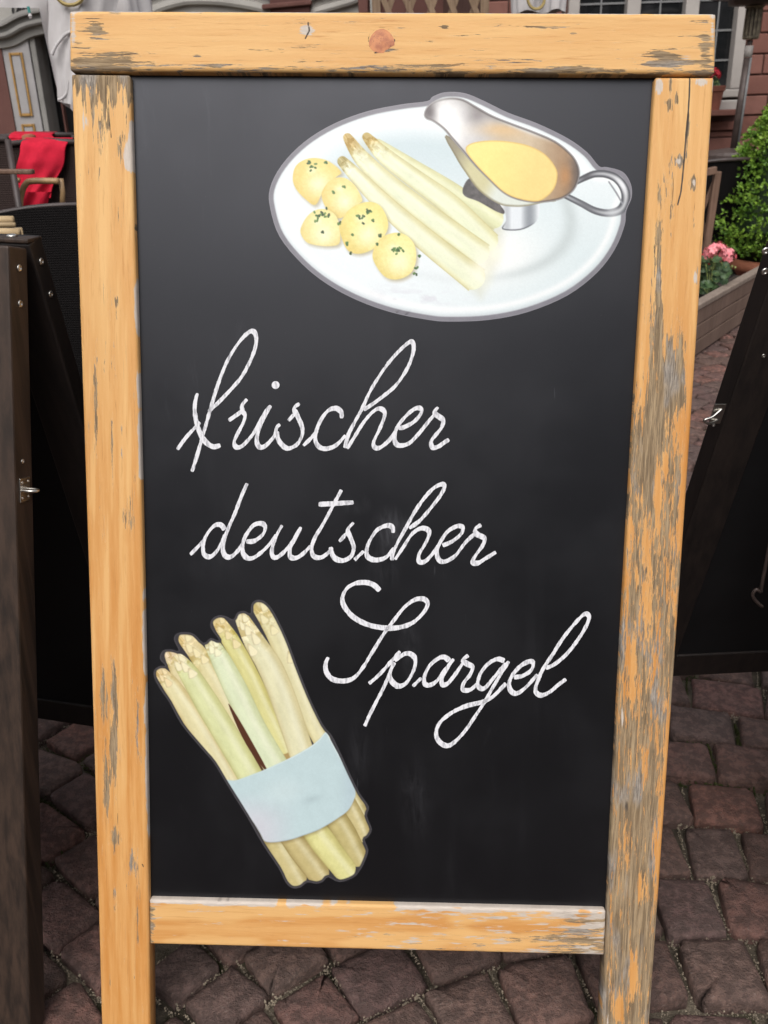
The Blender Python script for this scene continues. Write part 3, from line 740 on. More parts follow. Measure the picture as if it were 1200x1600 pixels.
# ------------------------------------------------------------------ geraniums and pots
def leafdisc(c, r, nrm, rr, k=9):
    nrm = np.asarray(nrm, float); nrm /= np.linalg.norm(nrm)
    a = np.cross(nrm, (0.3, .9, .2)); a /= np.linalg.norm(a); b = np.cross(nrm, a); c = np.asarray(c)
    V = [c - nrm * r * .18]; off = rr.uniform(0, 6)
    for i in range(2 * k):
        w = math.pi * i / k + off; q = r * (1.0 if i % 2 else .86) * rr.uniform(.93, 1.05)
        V.append(c + q * (a * math.cos(w) + b * math.sin(w)) + nrm * r * .12 * math.sin(3 * w))
    return V, [(0, 1 + i, 1 + (i + 1) % (2 * k)) for i in range(2 * k)]
def flowerhead(c, r, rr, n=26):
    m = MB(); c = np.asarray(c)
    for i in range(n):
        z = rr.uniform(-.35, 1); w = rr.uniform(0, 2 * math.pi); q = math.sqrt(max(0, 1 - z * z))
        d = np.array([q * math.cos(w), q * math.sin(w), z]); fc = c + d * r * rr.uniform(.82, 1.0)
        a = np.cross(d, (.2, .5, .8)); a /= np.linalg.norm(a); b = np.cross(d, a); s0 = rr.uniform(0, 6)
        for k in range(5):
            t = s0 + 2 * math.pi * k / 5; u = a * math.cos(t) + b * math.sin(t); v = np.cross(d, u); pr = r * .36
            P = [fc - d * r * .04, fc + u * pr * .55 + v * pr * .38 + d * r * .05, fc + u * pr * 1.0 + v * pr * .22 + d * r * .02, fc + u * pr * 1.0 - v * pr * .22 + d * r * .02, fc + u * pr * .55 - v * pr * .38 + d * r * .05]
            m.add(P, [(0, 1, 2, 3, 4)])
    return m
def geranium(base, leaves, heads, mat, label, seed, cat='flowering plant', lr=(.022, .036)):
    rr = random.Random(seed); t = thing('geranium', label, cat, base)
    base = np.asarray(base, float)
    for c in leaves:
        c = np.asarray(c); V, Fc = leafdisc(c, rr.uniform(*lr), (rr.uniform(-.5, .5), -rr.uniform(.3, 1.0), rr.uniform(.3, 1)), rr)
        obj('leaf', V, Fc, M['geranium'], t)
    st = MB()
    for c in list(heads) + [l for l in leaves[::3]]:
        c = np.asarray(c[0] if isinstance(c, tuple) and hasattr(c[0], '__len__') else c)
        st.tube([base, (base + c) / 2 + np.array([0, 0, .02]), c], .0028, 5)
    st.build('stem', M['bud'], t)
    for c, r in heads:
        flowerhead(c, r, rr).build('flower_head', mat, t)
        b = MB()
        for k in range(7):
            p = np.asarray(c) + np.array([rr.uniform(-r, r) * .9, rr.uniform(-r, 0), -r * rr.uniform(.75, 1.25)])
            b.lathe(p, [(.001, -.007), (.0045, 0), (.001, .008)], 5)
        b.build('bud', M['bud'], t, kind='stuff')
    return t
YG = 4.9
rr = random.Random(3)
lv = [D(rr.uniform(1088, 1141) - 14 * (v > 430) * rr.random(), v, YG + rr.uniform(-.1, .14)) for v in np.linspace(404, 452, 46)]
gb = D(1108, 462, YG)
geranium(gb, lv, [(D(1117, 397, YG), .058), (D(1136, 401, YG + .02), .046), (D(1122, 391, YG + .05), .045)], M['pink'], 'pink flowering geranium in the black trough of the wooden planter', 3)
lv = [D(rr.uniform(1060, 1100), v, YG + .12 + rr.uniform(-.1, .1)) for v in np.linspace(412, 450, 16)]
geranium(D(1080, 462, YG + .12), lv, [(D(1096, 411, YG + .1), .045)], M['redpetal'], 'red geranium half hidden behind the wooden frame beside the pink one', 4)
# red geranium on the window ledge in its pot
YP = YR - .19
pp = D(1112, 172, YP); 
pot = thing('flower_pot', 'terracotta flower pot standing on the ledge below the leaded window', 'flower pot', (pp[0], YP, pp[2]))
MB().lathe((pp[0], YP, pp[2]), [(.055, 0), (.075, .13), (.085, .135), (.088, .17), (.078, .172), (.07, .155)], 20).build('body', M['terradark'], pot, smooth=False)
lv = [D(rr.uniform(1104, 1122), v, YP + rr.uniform(-.05, .05)) for v in np.linspace(124, 148, 16)]
geranium((pp[0], YP, pp[2] + .155), lv, [(D(1116, 117, YP), .05), (D(1107, 120, YP), .04)], M['redpetal'], 'red geranium in the pot on the window ledge', 6)
MB_ = MB().abox(XW0 + .3, XW1 - .04, YP - .11, YP + .09, pp[2] - .04, pp[2], .006); MB_.build('ledge', M['sand'], wall)

# wooden planter: front boards receding to the right, black trough inside
PL0 = G(1052, 583); PL1 = G(1196, 481)
e = PL1 - PL0; e[2] = gz(e[0]); Lp = np.linalg.norm(e); eu = e / Lp
nb = np.cross(NUP, eu); nb /= np.linalg.norm(nb)                       # towards the back
if nb[1] < 0: nb = -nb
planter = thing('wooden_planter', 'long weathered brown wooden planter box receding beside the sign', 'planter', PL0)
def plrow(z0, z1, d0, d1, name, mat, a=0.0, b=None, bev=.004):
    b = Lp if b is None else b
    return MB().box(PL0 + eu * a + NUP * z0 + nb * d0, eu * (b - a), nb * (d1 - d0), NUP * (z1 - z0), bev).build(name, mat, planter)
HT = .250
for k in range(3): plrow(.010 + k * .0795, .008 + (k + 1) * .0795 - .003, 0, .028, 'plank', M['plank'])
plrow(HT - .004, HT + .022, -.006, .045, 'top_edge', M['plankcap'])
for k in range(2): plrow(.010 + k * .0755, .008 + (k + 1) * .0755 - .003, .215, .240, 'plank', M['plank'])
plrow(.1585, .170, .208, .246, 'top_edge', M['plankcap'])
for a in (0.0, Lp - .03): plrow(.012, .157, .03, .213, 'end_board', M['plank'], a, a + .03)
plrow(.02, .05, .03, .213, 'floor_board', M['plank'], .032, Lp - .032)
trough = thing('flower_trough', 'black plastic flower trough sitting inside the wooden planter', 'trough', PL0 + eu * .1 + nb * .06)
q0 = PL0 + nb * .035 + NUP * .055
MB().box(q0 + eu * .06, eu * (Lp - .12), nb * .012, NUP * .165, .003).build('side', M['blackplastic'], trough)
MB().box(q0 + eu * .06 + nb * .160, eu * (Lp - .12), nb * .012, NUP * .135, .003).build('side', M['blackplastic'], trough)
MB().box(q0 + eu * .06 + nb * .013, eu * (Lp - .12), nb * .146, NUP * .13, 0).build('soil', M['soil'], trough)

# conifer in its terracotta pot
YC = 6.3
pc = D(1224, 430, YC); zr_ = D(1190, 401, YC)[2]
tp = thing('terracotta_pot', 'large terracotta pot with thick rim holding the green conifer', 'plant pot', (pc[0], YC, gz(pc[0])))
hh = zr_ - gz(pc[0])
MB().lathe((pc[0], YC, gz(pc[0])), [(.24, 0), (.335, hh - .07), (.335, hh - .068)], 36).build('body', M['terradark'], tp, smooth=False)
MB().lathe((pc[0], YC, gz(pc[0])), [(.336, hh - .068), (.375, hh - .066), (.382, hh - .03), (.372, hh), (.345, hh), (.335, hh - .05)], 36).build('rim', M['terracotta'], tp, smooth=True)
con = thing('conifer_shrub', 'bushy bright green conifer growing in the terracotta pot', 'shrub', (pc[0], YC, zr_ - .04))
zap = D(1226, 92, YC)[2]
MB().tube([(pc[0], YC, zr_ - .05), (pc[0] + .02, YC, zr_ + .6), (pc[0], YC, zap - .15)], [.03, .022, .008], 7).build('trunk', M['lattice'], con)
def cone_r(f):                     # f 0 base .. 1 apex
    return .64 * (1 - f) ** .75 * min(1.0, .60 + f * 2.6)
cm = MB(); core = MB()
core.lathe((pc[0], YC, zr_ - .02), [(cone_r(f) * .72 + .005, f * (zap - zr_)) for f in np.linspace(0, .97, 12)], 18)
core.build('shaded_core', M['coniferdark'], con)  # solid core, its dark green paints the shade deep inside the foliage
rr = random.Random(21)
for i in range(6500):
    f = rr.random() ** 1.35 * .99; w = rr.uniform(0, 2 * math.pi)
    lump = .86 + .22 * vnoise(np.array([w * 2.2]), np.array([f * 7.0]), 9)[0] + .1 * rr.random()
    r = cone_r(f) * lump * (rr.uniform(.72, 1.0)) + .01
    c = np.array([pc[0] + r * math.cos(w), YC + r * math.sin(w), zr_ + .05 + f * (zap - zr_ - .05) + rr.uniform(-.03, .03)])
    d = np.array([math.cos(w), math.sin(w), rr.uniform(.3, 1.3)]); d += np.array([rr.gauss(0, .35) for _ in range(3)]); d /= np.linalg.norm(d)
    for k in range(5):
        dd = d + np.array([rr.gauss(0, .55) for _ in range(3)]); dd /= np.linalg.norm(dd)
        sdv = np.cross(dd, [rr.gauss(0, 1) for _ in range(3)]); sdv /= np.linalg.norm(sdv) + 1e-9
        L = rr.uniform(.016, .034); wd = L * .26
        cm.add([c, c + dd * L * .55 + sdv * wd, c + dd * L, c + dd * L * .55 - sdv * wd], [(0, 1, 2, 3)])
cm.build('foliage', M['conifer'], con, kind='stuff')

# wooden folding stand and rattan chair behind it, right of the sign
YS = 5.9
ws = thing('folding_stand', 'brown wooden folding stand with a slanting brace right behind the sign', 'stand', (D(1080, 400, YS)[0], YS, gz(1.9)))
def bar(p0, p1, wdt, dep, y):
    a = D(*p0, y); b = D(*p1, y); d = b - a; L = np.linalg.norm(d); s_ = np.cross(d / L, (0, 1, 0)); s_ /= np.linalg.norm(s_)
    return MB().box(a - s_ * wdt / 2, d, s_ * wdt, (0, dep, 0), .004)
bar((1123, 268), (1095, 455), .042, .035, YS).build('post', M['trestle'], ws)
bar((1010, 288), (1121, 266), .042, .035, YS - .04).build('top_bar', M['trestle'], ws)
bar((1117, 284), (1085, 360), .026, .02, YS + .04).build('brace', M['trestle'], ws)
bar((1085, 300), (1112, 400), .026, .02, YS + .07).build('brace', M['trestle'], ws)
bar((1020, 285), (1018, 455), .042, .035, YS).build('post', M['trestle'], ws)
def rattan_chair(c, yaw, wd, hback, seat, label, matb, matrim, arms=True, group=None):
    """woven armchair: curved back shell, seat, arms and four legs"""
    t = thing('rattan_chair', label, 'chair', c, group); c = np.asarray(c, float)
    X = np.array([math.cos(yaw), math.sin(yaw), 0]); Y = np.array([-math.sin(yaw), math.cos(yaw), 0]); Z = np.array([0, 0, 1.0])
    P = []; rim = []
    for i in range(13):
        f = i / 12; row = []
        for j in range(25):
            u = -1 + 2 * j / 24
            topz = hback - .055 * abs(u) ** 2.5 * (1 if abs(u) < .99 else 1) - .02
            z = seat - .1 + (topz - seat + .1) * f
            row.append(c + X * (u * wd / 2 * (1 + .05 * f)) + Y * (.20 - .16 * u * u + .07 * f) + Z * z)
        P.append(row)
        if i == 12: rim = row
    m = MB().grid(P); Q = [[p - Y * .022 for p in r_] for r_ in P]; m.grid(Q)
    m.build('backrest', matb, t, smooth=True)
    MB().tube(rim, (.0065 if c[1] < 3 else .012), 8).build('back_rim', matrim, t, smooth=True)
    MB().box(c - X * wd * .46 - Y * .28 + Z * (seat - .05), X * wd * .92, Y * .5, Z * .055, .015).build('seat', matb, t)
    for sx in (-1, 1):
        for sy in (-.26, .2):
            MB().tube([c + X * sx * wd * .43 + Y * sy, c + X * sx * wd * .43 + Y * sy + Z * (seat - .04)], .018, 8).build('leg', matrim, t, smooth=True)
        if arms:
            a = [c + X * sx * wd * .49 - Y * .27 + Z * (seat - .02), c + X * sx * wd * .5 - Y * .27 + Z * (seat + .17), c + X * sx * wd * .5 - Y * .2 + Z * (seat + .21), c + X * sx * wd * .5 + Y * .06 + Z * (seat + .215)]
            MB().tube(catmull(a, 5), .012, 8).build('arm', matrim, t, smooth=True)
    return t
rc = D(1104, 252, 6.55)
rattan_chair((rc[0], 6.45, gz(rc[0])), math.pi + .15, .62, rc[2] - gz(rc[0]) + .05, .42, 'dark rattan armchair behind the brown folding stand', M['rattan'], M['rattanrim'])

# ------------------------------------------------------------------ cafe chairs at the left
wc = D(78, 322, 2.3)
rattan_chair((wc[0], 2.1, gz(wc[0])), -.12, .60, wc[2] - gz(wc[0]) + .015, .45, 'black wicker chair with rounded back just behind the left dark board', M['rattan'], M['rattanrim'])
# cane armchair holding the red blanket
YA = 3.7
def cane_chair(label, xl, xr, ztop, y, seat, armpx=None):
    t = thing('cane_chair', label, 'chair', ((xl + xr) / 2, y, gz((xl + xr) / 2)))
    zg = gz((xl + xr) / 2)
    P = []
    for i in range(9):
        f = i / 8; P.append([(xl + (xr - xl) * j / 12, y + .23 + .05 * f - .05 * (2 * j / 12 - 1) ** 2, seat + .02 + (ztop - seat - .02) * f) for j in range(13)])
    MB().grid(P).build('backrest', M['brownrattan'], t, smooth=True)
    MB().tube([(xl, y + .23, zg), (xl, y + .2, seat), (xl, y + .23, ztop)], .011, 8).build('post', M['rattanrim'], t, smooth=True)
    MB().tube([(xr, y + .23, zg), (xr, y + .2, seat), (xr, y + .23, ztop)], .011, 8).build('post', M['rattanrim'], t, smooth=True)
    MB().tube([(xl, y + .23, ztop), ((xl + xr) / 2, y + .29, ztop + .008), (xr, y + .23, ztop)], .010, 8).build('back_rim', M['rattanrim'], t, smooth=True)
    MB().box((xl, y - .22, seat - .03), (xr - xl, 0, 0), (0, .42, 0), (0, 0, .04), .012).build('seat', M['brownrattan'], t)
    for x in (xl + .01, xr - .01): MB().tube([(x, y - .2, zg), (x, y - .2, seat)], .011, 8).build('leg', M['bamboo'], t, smooth=True)
    return t
b0, b1 = D(37, 219, YA), D(104, 219, YA)
zs = D(60, 345, YA)[2]
ck = cane_chair('brown cane armchair under the front red blanket, curved bamboo arm', b0[0] - .09, b1[0] + .05, b0[2] - .012, YA - .26, gz(-1.4) + .44)
arm = catmull(pxl([(31, 400), (31, 330), (33, 305), (40, 288), (52, 283), (92, 283)], YA - .32), 6)
MB().tube(arm, .0105, 9).build('arm', M['bamboo'], ck, smooth=True)
MB().tube(pxl([(95, 279), (98, 300), (97, 330)], YA - .3), .009, 8).build('arm_post', M['bamboo'], ck, smooth=True)
MB().tube(catmull(pxl([(-60, 280), (0, 279), (20, 280), (31, 282)], YA - .2), 4), .0085, 8).build('arm', M['bamboo'], ck, smooth=True)
MB().tube(catmull(pxl([(14, 284), (24, 290), (31, 298)], YA - .2), 4), .005, 8).build('brace', M['bamboo'], ck, smooth=True)
def blanket(pxl_, pxr_, ytop, ybot_l, ybot_r, y, label, backdrop=.16, seed=1, slant=0):
    rr_ = random.Random(seed)
    a, b = D(pxl_, ytop, y), D(pxr_, ytop, y); P = []
    nx = 18
    front = [D(pxl_ - 2, ybot_l, y), D(pxr_ - slant, ybot_r, y)]
    rows = 30
    for i in range(rows):
        row = []
        for j in range(nx + 1):
            u = j / nx; t0 = a + (b - a) * u; t1 = front[0] + (front[1] - front[0]) * u
            wv = .010 * math.sin(u * 7 + seed) + .006 * math.sin(u * 15 + i * .3)
            if i < 8:                               # behind the backrest, coming up and over
                f = i / 7; p = t0 + np.array([0, .075, -backdrop * (1 - f)])
                if f > .8: p += np.array([0, -.02, .0])
                row.append(p + np.array([0, wv, 0]))
            else:
                f = (i - 8) / (rows - 9); p = t0 + (t1 - t0) * f
                over = .075 * math.exp(-f * 30)
                sag = .012 * math.exp(-((f - .35) / .12) ** 2) * math.sin(math.pi * min(1, u * 1.3))
                row.append(p + np.array([.006 * math.sin(9 * f + u * 4), -.045 + over - .03 * f + wv * (.4 + f) - sag, .006 * math.exp(-f * 20)]))
        P.append(row)
    m = MB().grid(P); base = (a + b) / 2
    # second face layer gives the fleece its thickness
    Q = np.asarray(P) + np.array([0, .007, -.002]); m.grid(Q)
    o = m.build('blanket', M['red'], None, loc=base, smooth=True); tag(o, label, 'blanket', 'red blankets'); return o
blanket(36, 113, 218, 312, 306, YA, 'front red fleece blanket draped over the cane armchair', .22, 1, 26)
MB_ = MB().grid([[D(38 + 42 * j / 10 - (i * 3), 300 + 13 * i + (-6 * j / 10) * (i > 0), YA - .12 - .01 * math.sin(j * .9 + i)) for j in range(11)] for i in range(3)])
ob = MB_.build('blanket', M['red'], None, loc=D(58, 310, YA - .12), smooth=True); tag(ob, 'folded red blanket end hanging low under the bamboo arm', 'blanket', 'red blankets')
YB = 4.3
b2, b3 = D(20, 209, YB), D(88, 207, YB)
cane_chair('second cane chair farther back under the flat red blanket', b2[0] - .1, b3[0] + .08, b2[2] - .012, YB - .26, gz(-1.6) + .44)
blanket(20, 89, 208, 226, 224, YB, 'flat red blanket folded over the farther chair', .12, 4, 0)
# glass dish with orange on the farther chair's table edge: amber candle glass
cg = D(45, 214, YA + .3)
cgt = thing('candle_glass', 'amber candle glass standing between the two red blankets', 'candle glass', (cg[0], YA + .3, cg[2] - .02))
MB().lathe((cg[0], YA + .3, cg[2] - .02), [(.022, 0), (.027, .012), (.026, .026), (.022, .027)], 14).build('glass', M['terracotta'], cgt)
MB().lathe((cg[0], YA + .3, cg[2] - .02), [(.018, .028), (.016, .031)], 14).build('wax', M['terracotta'], cgt)
tb = thing('cafe_table', 'round dark cafe table carrying the amber candle glass', 'table', (cg[0], YA + .3, gz(cg[0])))
MB().lathe((cg[0], YA + .3, cg[2] - .045), [(.10, 0), (.10, .024)], 20).build('tabletop', M['blackwood'], tb)
MB().tube([(cg[0], YA + .3, gz(cg[0])), (cg[0], YA + .3, cg[2] - .045)], .03, 10).build('leg', M['blackwood'], tb)
# brown chair back at the far left and bamboo slats below it
bk = D(-12, 218, 3.3)
cane_chair('brown rattan chair at the far left with dark wooden arm', bk[0] - .38, D(18, 222, 3.3)[0], bk[2], 3.04, gz(-1.6) + .44)
bar((-60, 268), (50, 269), .014, .03, 3.0).build('arm_rest', M['trestle'], None, loc=D(0, 268, 3.0))
ar = [o for o in col.objects if o.name.startswith('arm_rest')][0]
ch_ = [o for o in col.objects if o.name.startswith('cane_chair')][-1]
ar.data.transform(Matrix.Translation(Vector(ar.location) - Vector(ch_.location))); ar.location = (0, 0, 0); ar.parent = ch_
bs = D(10, 352, 2.0)
bst = thing('bamboo_stool', 'low bamboo stool with pale slats behind the left dark board', 'stool', (bs[0] - .12, 2.0, gz(bs[0])))
for (y0, y1, x0, x1, rr_) in ((344, 344, -60, 21, .0085), (351.5, 351.5, -60, 24, .005), (362, 364, -60, 31, .009)):
    MB().tube(pxl([(x0, y0), (x1, y1)], 2.0 - (y0 - 344) * .006), rr_, 9).build('slat', M['bamboolight'], bst, smooth=True)
zst = D(0, 366, 1.9)[2]
for (x, y) in ((D(24, 350, 2.0)[0], 2.0), (D(20, 362, 1.9)[0], 1.9), (D(-55, 350, 2.0)[0], 2.0), (D(-55, 362, 1.9)[0], 1.9)):
    MB().tube([(x, y, gz(x)), (x, y, zst)], .012, 8).build('leg', M['bamboolight'], bst, smooth=True)
# green plant low behind the sign's left post
rr = random.Random(17); YV = 2.75
pv = D(165, 640, YV)
plant = thing('potted_plant', 'small green leafy plant low behind the left post of the sign', 'plant', (pv[0], YV, gz(pv[0])))
for k in range(70):
    c = D(rr.uniform(108, 215), rr.uniform(535, 660), YV + rr.uniform(-.1, .1))
    V, Fc = leafdisc(c, rr.uniform(.015, .026), (rr.uniform(-.7, .7), -rr.uniform(.2, 1), rr.uniform(.3, 1)), rr, 6)
    obj('leaf', V, Fc, M['geranium'] if k % 3 else M['conifer'], plant)
zz = D(165, 650, YV)[2]
MB().lathe((pv[0], YV, gz(pv[0])), [(.10, 0), (.14, zz - gz(pv[0]) - .02), (.15, zz - gz(pv[0]))], 24).build('pot', M['lead'], plant)

# ------------------------------------------------------------------ dark A-boards left and right
def leaf_parts(t, T, X, Yb, ang, side, width, dirx, th, Lleg, Lpan, front_label, mat_face, eyes=()):
    """one leaf of an A-board hung from the ridge corner T; dirx=-1 runs to the left, +1 to the right"""
    d = -NUP * math.cos(ang) + side * Yb * math.sin(ang)
    o = side * Yb * math.cos(ang) + NUP * math.sin(ang)
    E = X * dirx; pw = .058
    MB().box(T, E * pw, d * Lleg, o * th, .0025).build('post', mat_face, t)
    MB().box(T + E * (width - pw), E * pw, d * Lleg, o * th, .0025).build('post', mat_face, t)
    MB().box(T + E * (pw + .0005), E * (width - 2 * pw - .001), d * .06, o * th, .0025).build('rail', mat_face, t)
    MB().box(T + E * (pw + .0005) + d * (Lpan - .055), E * (width - 2 * pw - .001), d * .055, o * (th - .002), .0025).build('rail', mat_face, t)
    MB().box(T + E * (pw - .008) + d * .055 + o * .004, E * (width - 2 * pw + .016), d * (Lpan - .10), o * .010, 0).build('panel', M['blackpanel'], t)
    return d, o, E
def screw(c, nrm, r, parent):
    MB().lathe(c, [(r, 0), (r * .95, r * .25), (r * .5, r * .45), (r * .45, r * .2), (r * .02, r * .15)], 14, nrm).build('screw', M['screw'], parent, smooth=True)
def frame_axes(psi):
    X = np.array([math.cos(psi), math.sin(psi), 0]); X = X - NUP * (X @ NUP); X /= np.linalg.norm(X); return X, np.cross(NUP, X)
# left
X, Yb = frame_axes(-.224)
T = D(43, 388, 1.056)
lb = thing('menu_board', 'dark brown wooden A-board with black panels left of the orange framed sign', 'sandwich board', T - NUP * (T @ NUP))
HL = T @ NUP
dA, oA, E = leaf_parts(lb, T, X, Yb, .211, -1, .62, -1, .036, HL / math.cos(.211) - .008, .86, '', M['darkwood'])
dB, oB, E = leaf_parts(lb, T + Yb * .004 + NUP * .004, X, Yb, .262, 1, .62, -1, .027, HL / math.cos(.262), .874, '', M['blackwood'])
MB().box(T + NUP * .0045 + Yb * .002 - X * .62, X * .62, Yb * .030, NUP * .005, .0015).build('top_cap', M['darkwood'], lb)
c = D(12, 377, 1.05)
cc = T + NUP * .0095 + Yb * .017 - X * .028; screw(cc, NUP, .0062, lb)
for f in (.022, .060): screw(T + dA * f + oA * .017, X, .0042, lb)
for f in (.022, .062): screw(T + Yb * .004 + dB * f + oB * .014, X, .0042, lb)
screw(T + dA * .235 + oA * .02, X, .0028, lb)
# eye plate on the side of the near leaf
k = .268
pe = T + dA * k + oA * .018
MB().box(pe - dA * .014 - oA * .010, dA * .028, oA * .020, X * .0016, .0006).build('eye_plate', M['zinc'], lb)
for a_, b_ in ((.009, .006), (-.009, .006), (.009, -.006), (-.009, -.006)): screw(pe + dA * a_ + oA * b_ + X * .0016, X, .0017, lb)
MB().tube(catmull([pe + X * .001 + oA * .006, pe + X * .012 + oA * .006, pe + X * .017, pe + X * .012 - oA * .006, pe + X * .001 - oA * .006], 5), .0018, 8).build('eye_ring', M['zinc'], lb, smooth=True)
# right
X, Yb = frame_axes(.0902)
T2 = D(1197, 377, 1.182)
HR = T2 @ NUP
rb = thing('menu_board', 'black stained A-board with a loose stay hook right of the orange framed sign', 'sandwich board', T2 - NUP * HR)
Tr = T2 - (Yb * math.cos(.28) + NUP * math.sin(.28)) * .0386
dB, oB, E = leaf_parts(rb, Tr, X, Yb, .2796, 1, .62, 1, .0386, HR / math.cos(.28) - .02, .79, '', M['blackwood'])
dA2, oA2, E = leaf_parts(rb, Tr - Yb * .003 + X * .075, X, Yb, .36, -1, .56, 1, .036, HR / math.cos(.36) - .02, .80, '', M['darkwood'])
MB().box(Tr - Yb * .03 + NUP * .003, X * .62, Yb * .066, NUP * .010, .002).build('top_cap', M['darkwood'], rb)
def on_leaf(px, py):             # point of the right board's far leaf inner face under a pixel
    d = ray(px, py); n_ = oB; k_ = ((Tr - CAM) @ n_) / (d @ n_); return CAM + d * k_
for q in ((1196, 392), (1195, 424)): screw(on_leaf(*q), -oB, .0048, rb)
pe = on_leaf(1121, 646)
MB().box(pe - dB * .016 - X * .008 - oB * .0016, dB * .032, X * .016, oB * .0016, .0005).build('eye_plate', M['zinc'], rb)
MB().tube(catmull([pe - oB * .001 - dB * .008 + X * .004, pe - oB * .008 - X * .010 - dB * .0, pe - oB * .010 - X * .022 + dB * .004, pe - oB * .008 - X * .012 + dB * .011, pe - oB * .001 + dB * .010 + X * .004], 5), .0018, 8).build('eye_ring', M['zinc'], rb, smooth=True)
screw(on_leaf(1115, 664), -oB, .0025, rb); screw(on_leaf(1193, 556), -oB, .003, rb)
def hp(a, b):
    d = ray(a, b); return CAM + d * (((Tr - oB * .06 - CAM) @ oB) / (d @ oB))
MB().tube(catmull([hp(1262, 640), hp(1222, 760), hp(1192, 905), hp(1189, 924), hp(1182, 921), hp(1176, 929), hp(1180, 938), hp(1191, 948)], 5), .0027, 8).build('stay_hook', M['bronze'], rb, smooth=True)

# ------------------------------------------------------------------ the orange framed chalkboard sign
def ab1(px, py): return board_ab(np.array(float(px)), np.array(float(py)))
foot = board_p(np.array([0.0, 1.26]), np.array(0.0))
sign = thing('chalkboard_sign', 'chalkboard easel sign in worn orange wood frame with asparagus stickers', 'sandwich board', (foot[0], foot[1], gz(foot[0])))
def leg_end_y(px):
    y = 1500.0
    while y < 1800:
        p = Bp(np.array(px), np.array(y))
        if p[2] - gz(p[0]) < .002: break
        y += 1
    return y
def curve(pts):
    p = np.array(pts, float); return np.poly1d(np.polyfit(p[:, 1], p[:, 0], 2))
LO = curve([(111, 120), (117.5, 320), (131, 680), (144, 1100), (158, 1600)])
LI = curve([(203, 120), (208.5, 320), (220, 720), (229, 1180), (231.5, 1400), (235, 1600)])
RI = curve([(1022, 125), (1012.5, 320), (987, 720), (963.5, 1100), (953, 1350), (948, 1400), (941.5, 1600)])
RO = curve([(1116, 120), (1104, 320), (1078, 690), (1076, 720), (1044, 1180), (1031, 1380), (1015, 1600)])
def rail(name, edge, nL, nW, front, depth, r, wear, along, label=None, endr=.003):
    """edge(u,v)->px of the front rectangle; v runs along the timber, u across. Rounded long edges, softened ends."""
    c0, c1 = edge(np.array(0.), np.array(.5)), edge(np.array(1.), np.array(.5))
    wm = np.linalg.norm(board_ab(*c0) - board_ab(*c1))
    prof = [(0, -depth)]
    prof += [(0.0, -depth * .5), (0.0, -r)]
    for a in (22, 45, 68): prof.append((r * (1 - math.cos(math.radians(a))), -r + r * math.sin(math.radians(a))))
    fr = np.linspace(r, wm - r, nW); prof += [(q, 0.0) for q in fr]
    for a in (68, 45, 22): prof.append((wm - r * (1 - math.cos(math.radians(a))), -r + r * math.sin(math.radians(a))))
    prof += [(wm, -r), (wm, -depth * .5), (wm, -depth)]
    prof = np.array(prof); k = len(prof)
    e0, e1 = edge(np.array(.5), np.array(0.)), edge(np.array(.5), np.array(1.))
    lm = np.linalg.norm(board_ab(*e0) - board_ab(*e1))
    vs = [0, endr * .3 / lm, endr / lm] + list(np.linspace(endr / lm, 1 - endr / lm, nL)[1:-1]) + [1 - endr / lm, 1 - endr * .3 / lm, 1]
    ins = [endr, endr * .3, 0] + [0] * (nL - 2) + [0, endr * .3, endr]
    U = prof[:, 0] / wm
    V_, PX, PY, UU, VV = [], [], [], [], []
    for v, q in zip(vs, ins):
        uu = np.clip(U, q / wm, 1 - q / wm); off = np.minimum(prof[:, 1], -q) + front
        off[0] = off[-1] = front - depth
        px, py = edge(uu, np.full(k, v)); ab = board_ab(px, py)
        V_.append(board_p(ab, off)); PX.append(px); PY.append(py); UU.append(uu * wm); VV.append(np.full(k, v * lm))
    V_ = np.concatenate(V_); PX = np.concatenate(PX); PY = np.concatenate(PY); UU = np.concatenate(UU); VV = np.concatenate(VV)
    n = len(vs); Fc = []
    for i in range(n - 1):
        for j in range(k):
            Fc.append((i * k + j, (i + 1) * k + j, (i + 1) * k + (j + 1) % k, i * k + (j + 1) % k))
    Fc += [tuple(range(k)), tuple(range((n - 1) * k, n * k))[::-1]]
    if along == 'h': Fc = [f[::-1] for f in Fc]
    o = obj(name, V_, Fc, M['frame'], parent=sign, smooth=True, label=label)
    seed = abs(hash(name + str(along))) % 50
    W = wear(PX, PY, UU / wm, VV / lm)
    set_attr(o, 'wear', np.clip(np.stack(W, -1), 0, 1)); g0 = {'h': 3.1, 'v': 0}[along] + PX[0] * .01
    set_attr(o, 'grain', np.stack([UU + g0, VV + g0, np.zeros_like(UU)], -1))
    return o
def blob(x, y, cx, cy, sx, sy): return np.exp(-((x - cx) / sx) ** 2 - ((y - cy) / sy) ** 2)
def crackd(x, y, pts, w):
    d = np.full(x.shape, 1e9)
    for (ax, ay), (bx, by) in zip(pts[:-1], pts[1:]):
        t = np.clip(((x - ax) * (bx - ax) + (y - ay) * (by - ay)) / ((bx - ax) ** 2 + (by - ay) ** 2), 0, 1)
        d = np.minimum(d, np.hypot(x - ax - t * (bx - ax), y - ay - t * (by - ay)))
    return np.clip(1 - d / w, 0, 1)
def edge_u(u, s=.05): return np.exp(-u / s) + np.exp(-(1 - u) / s)
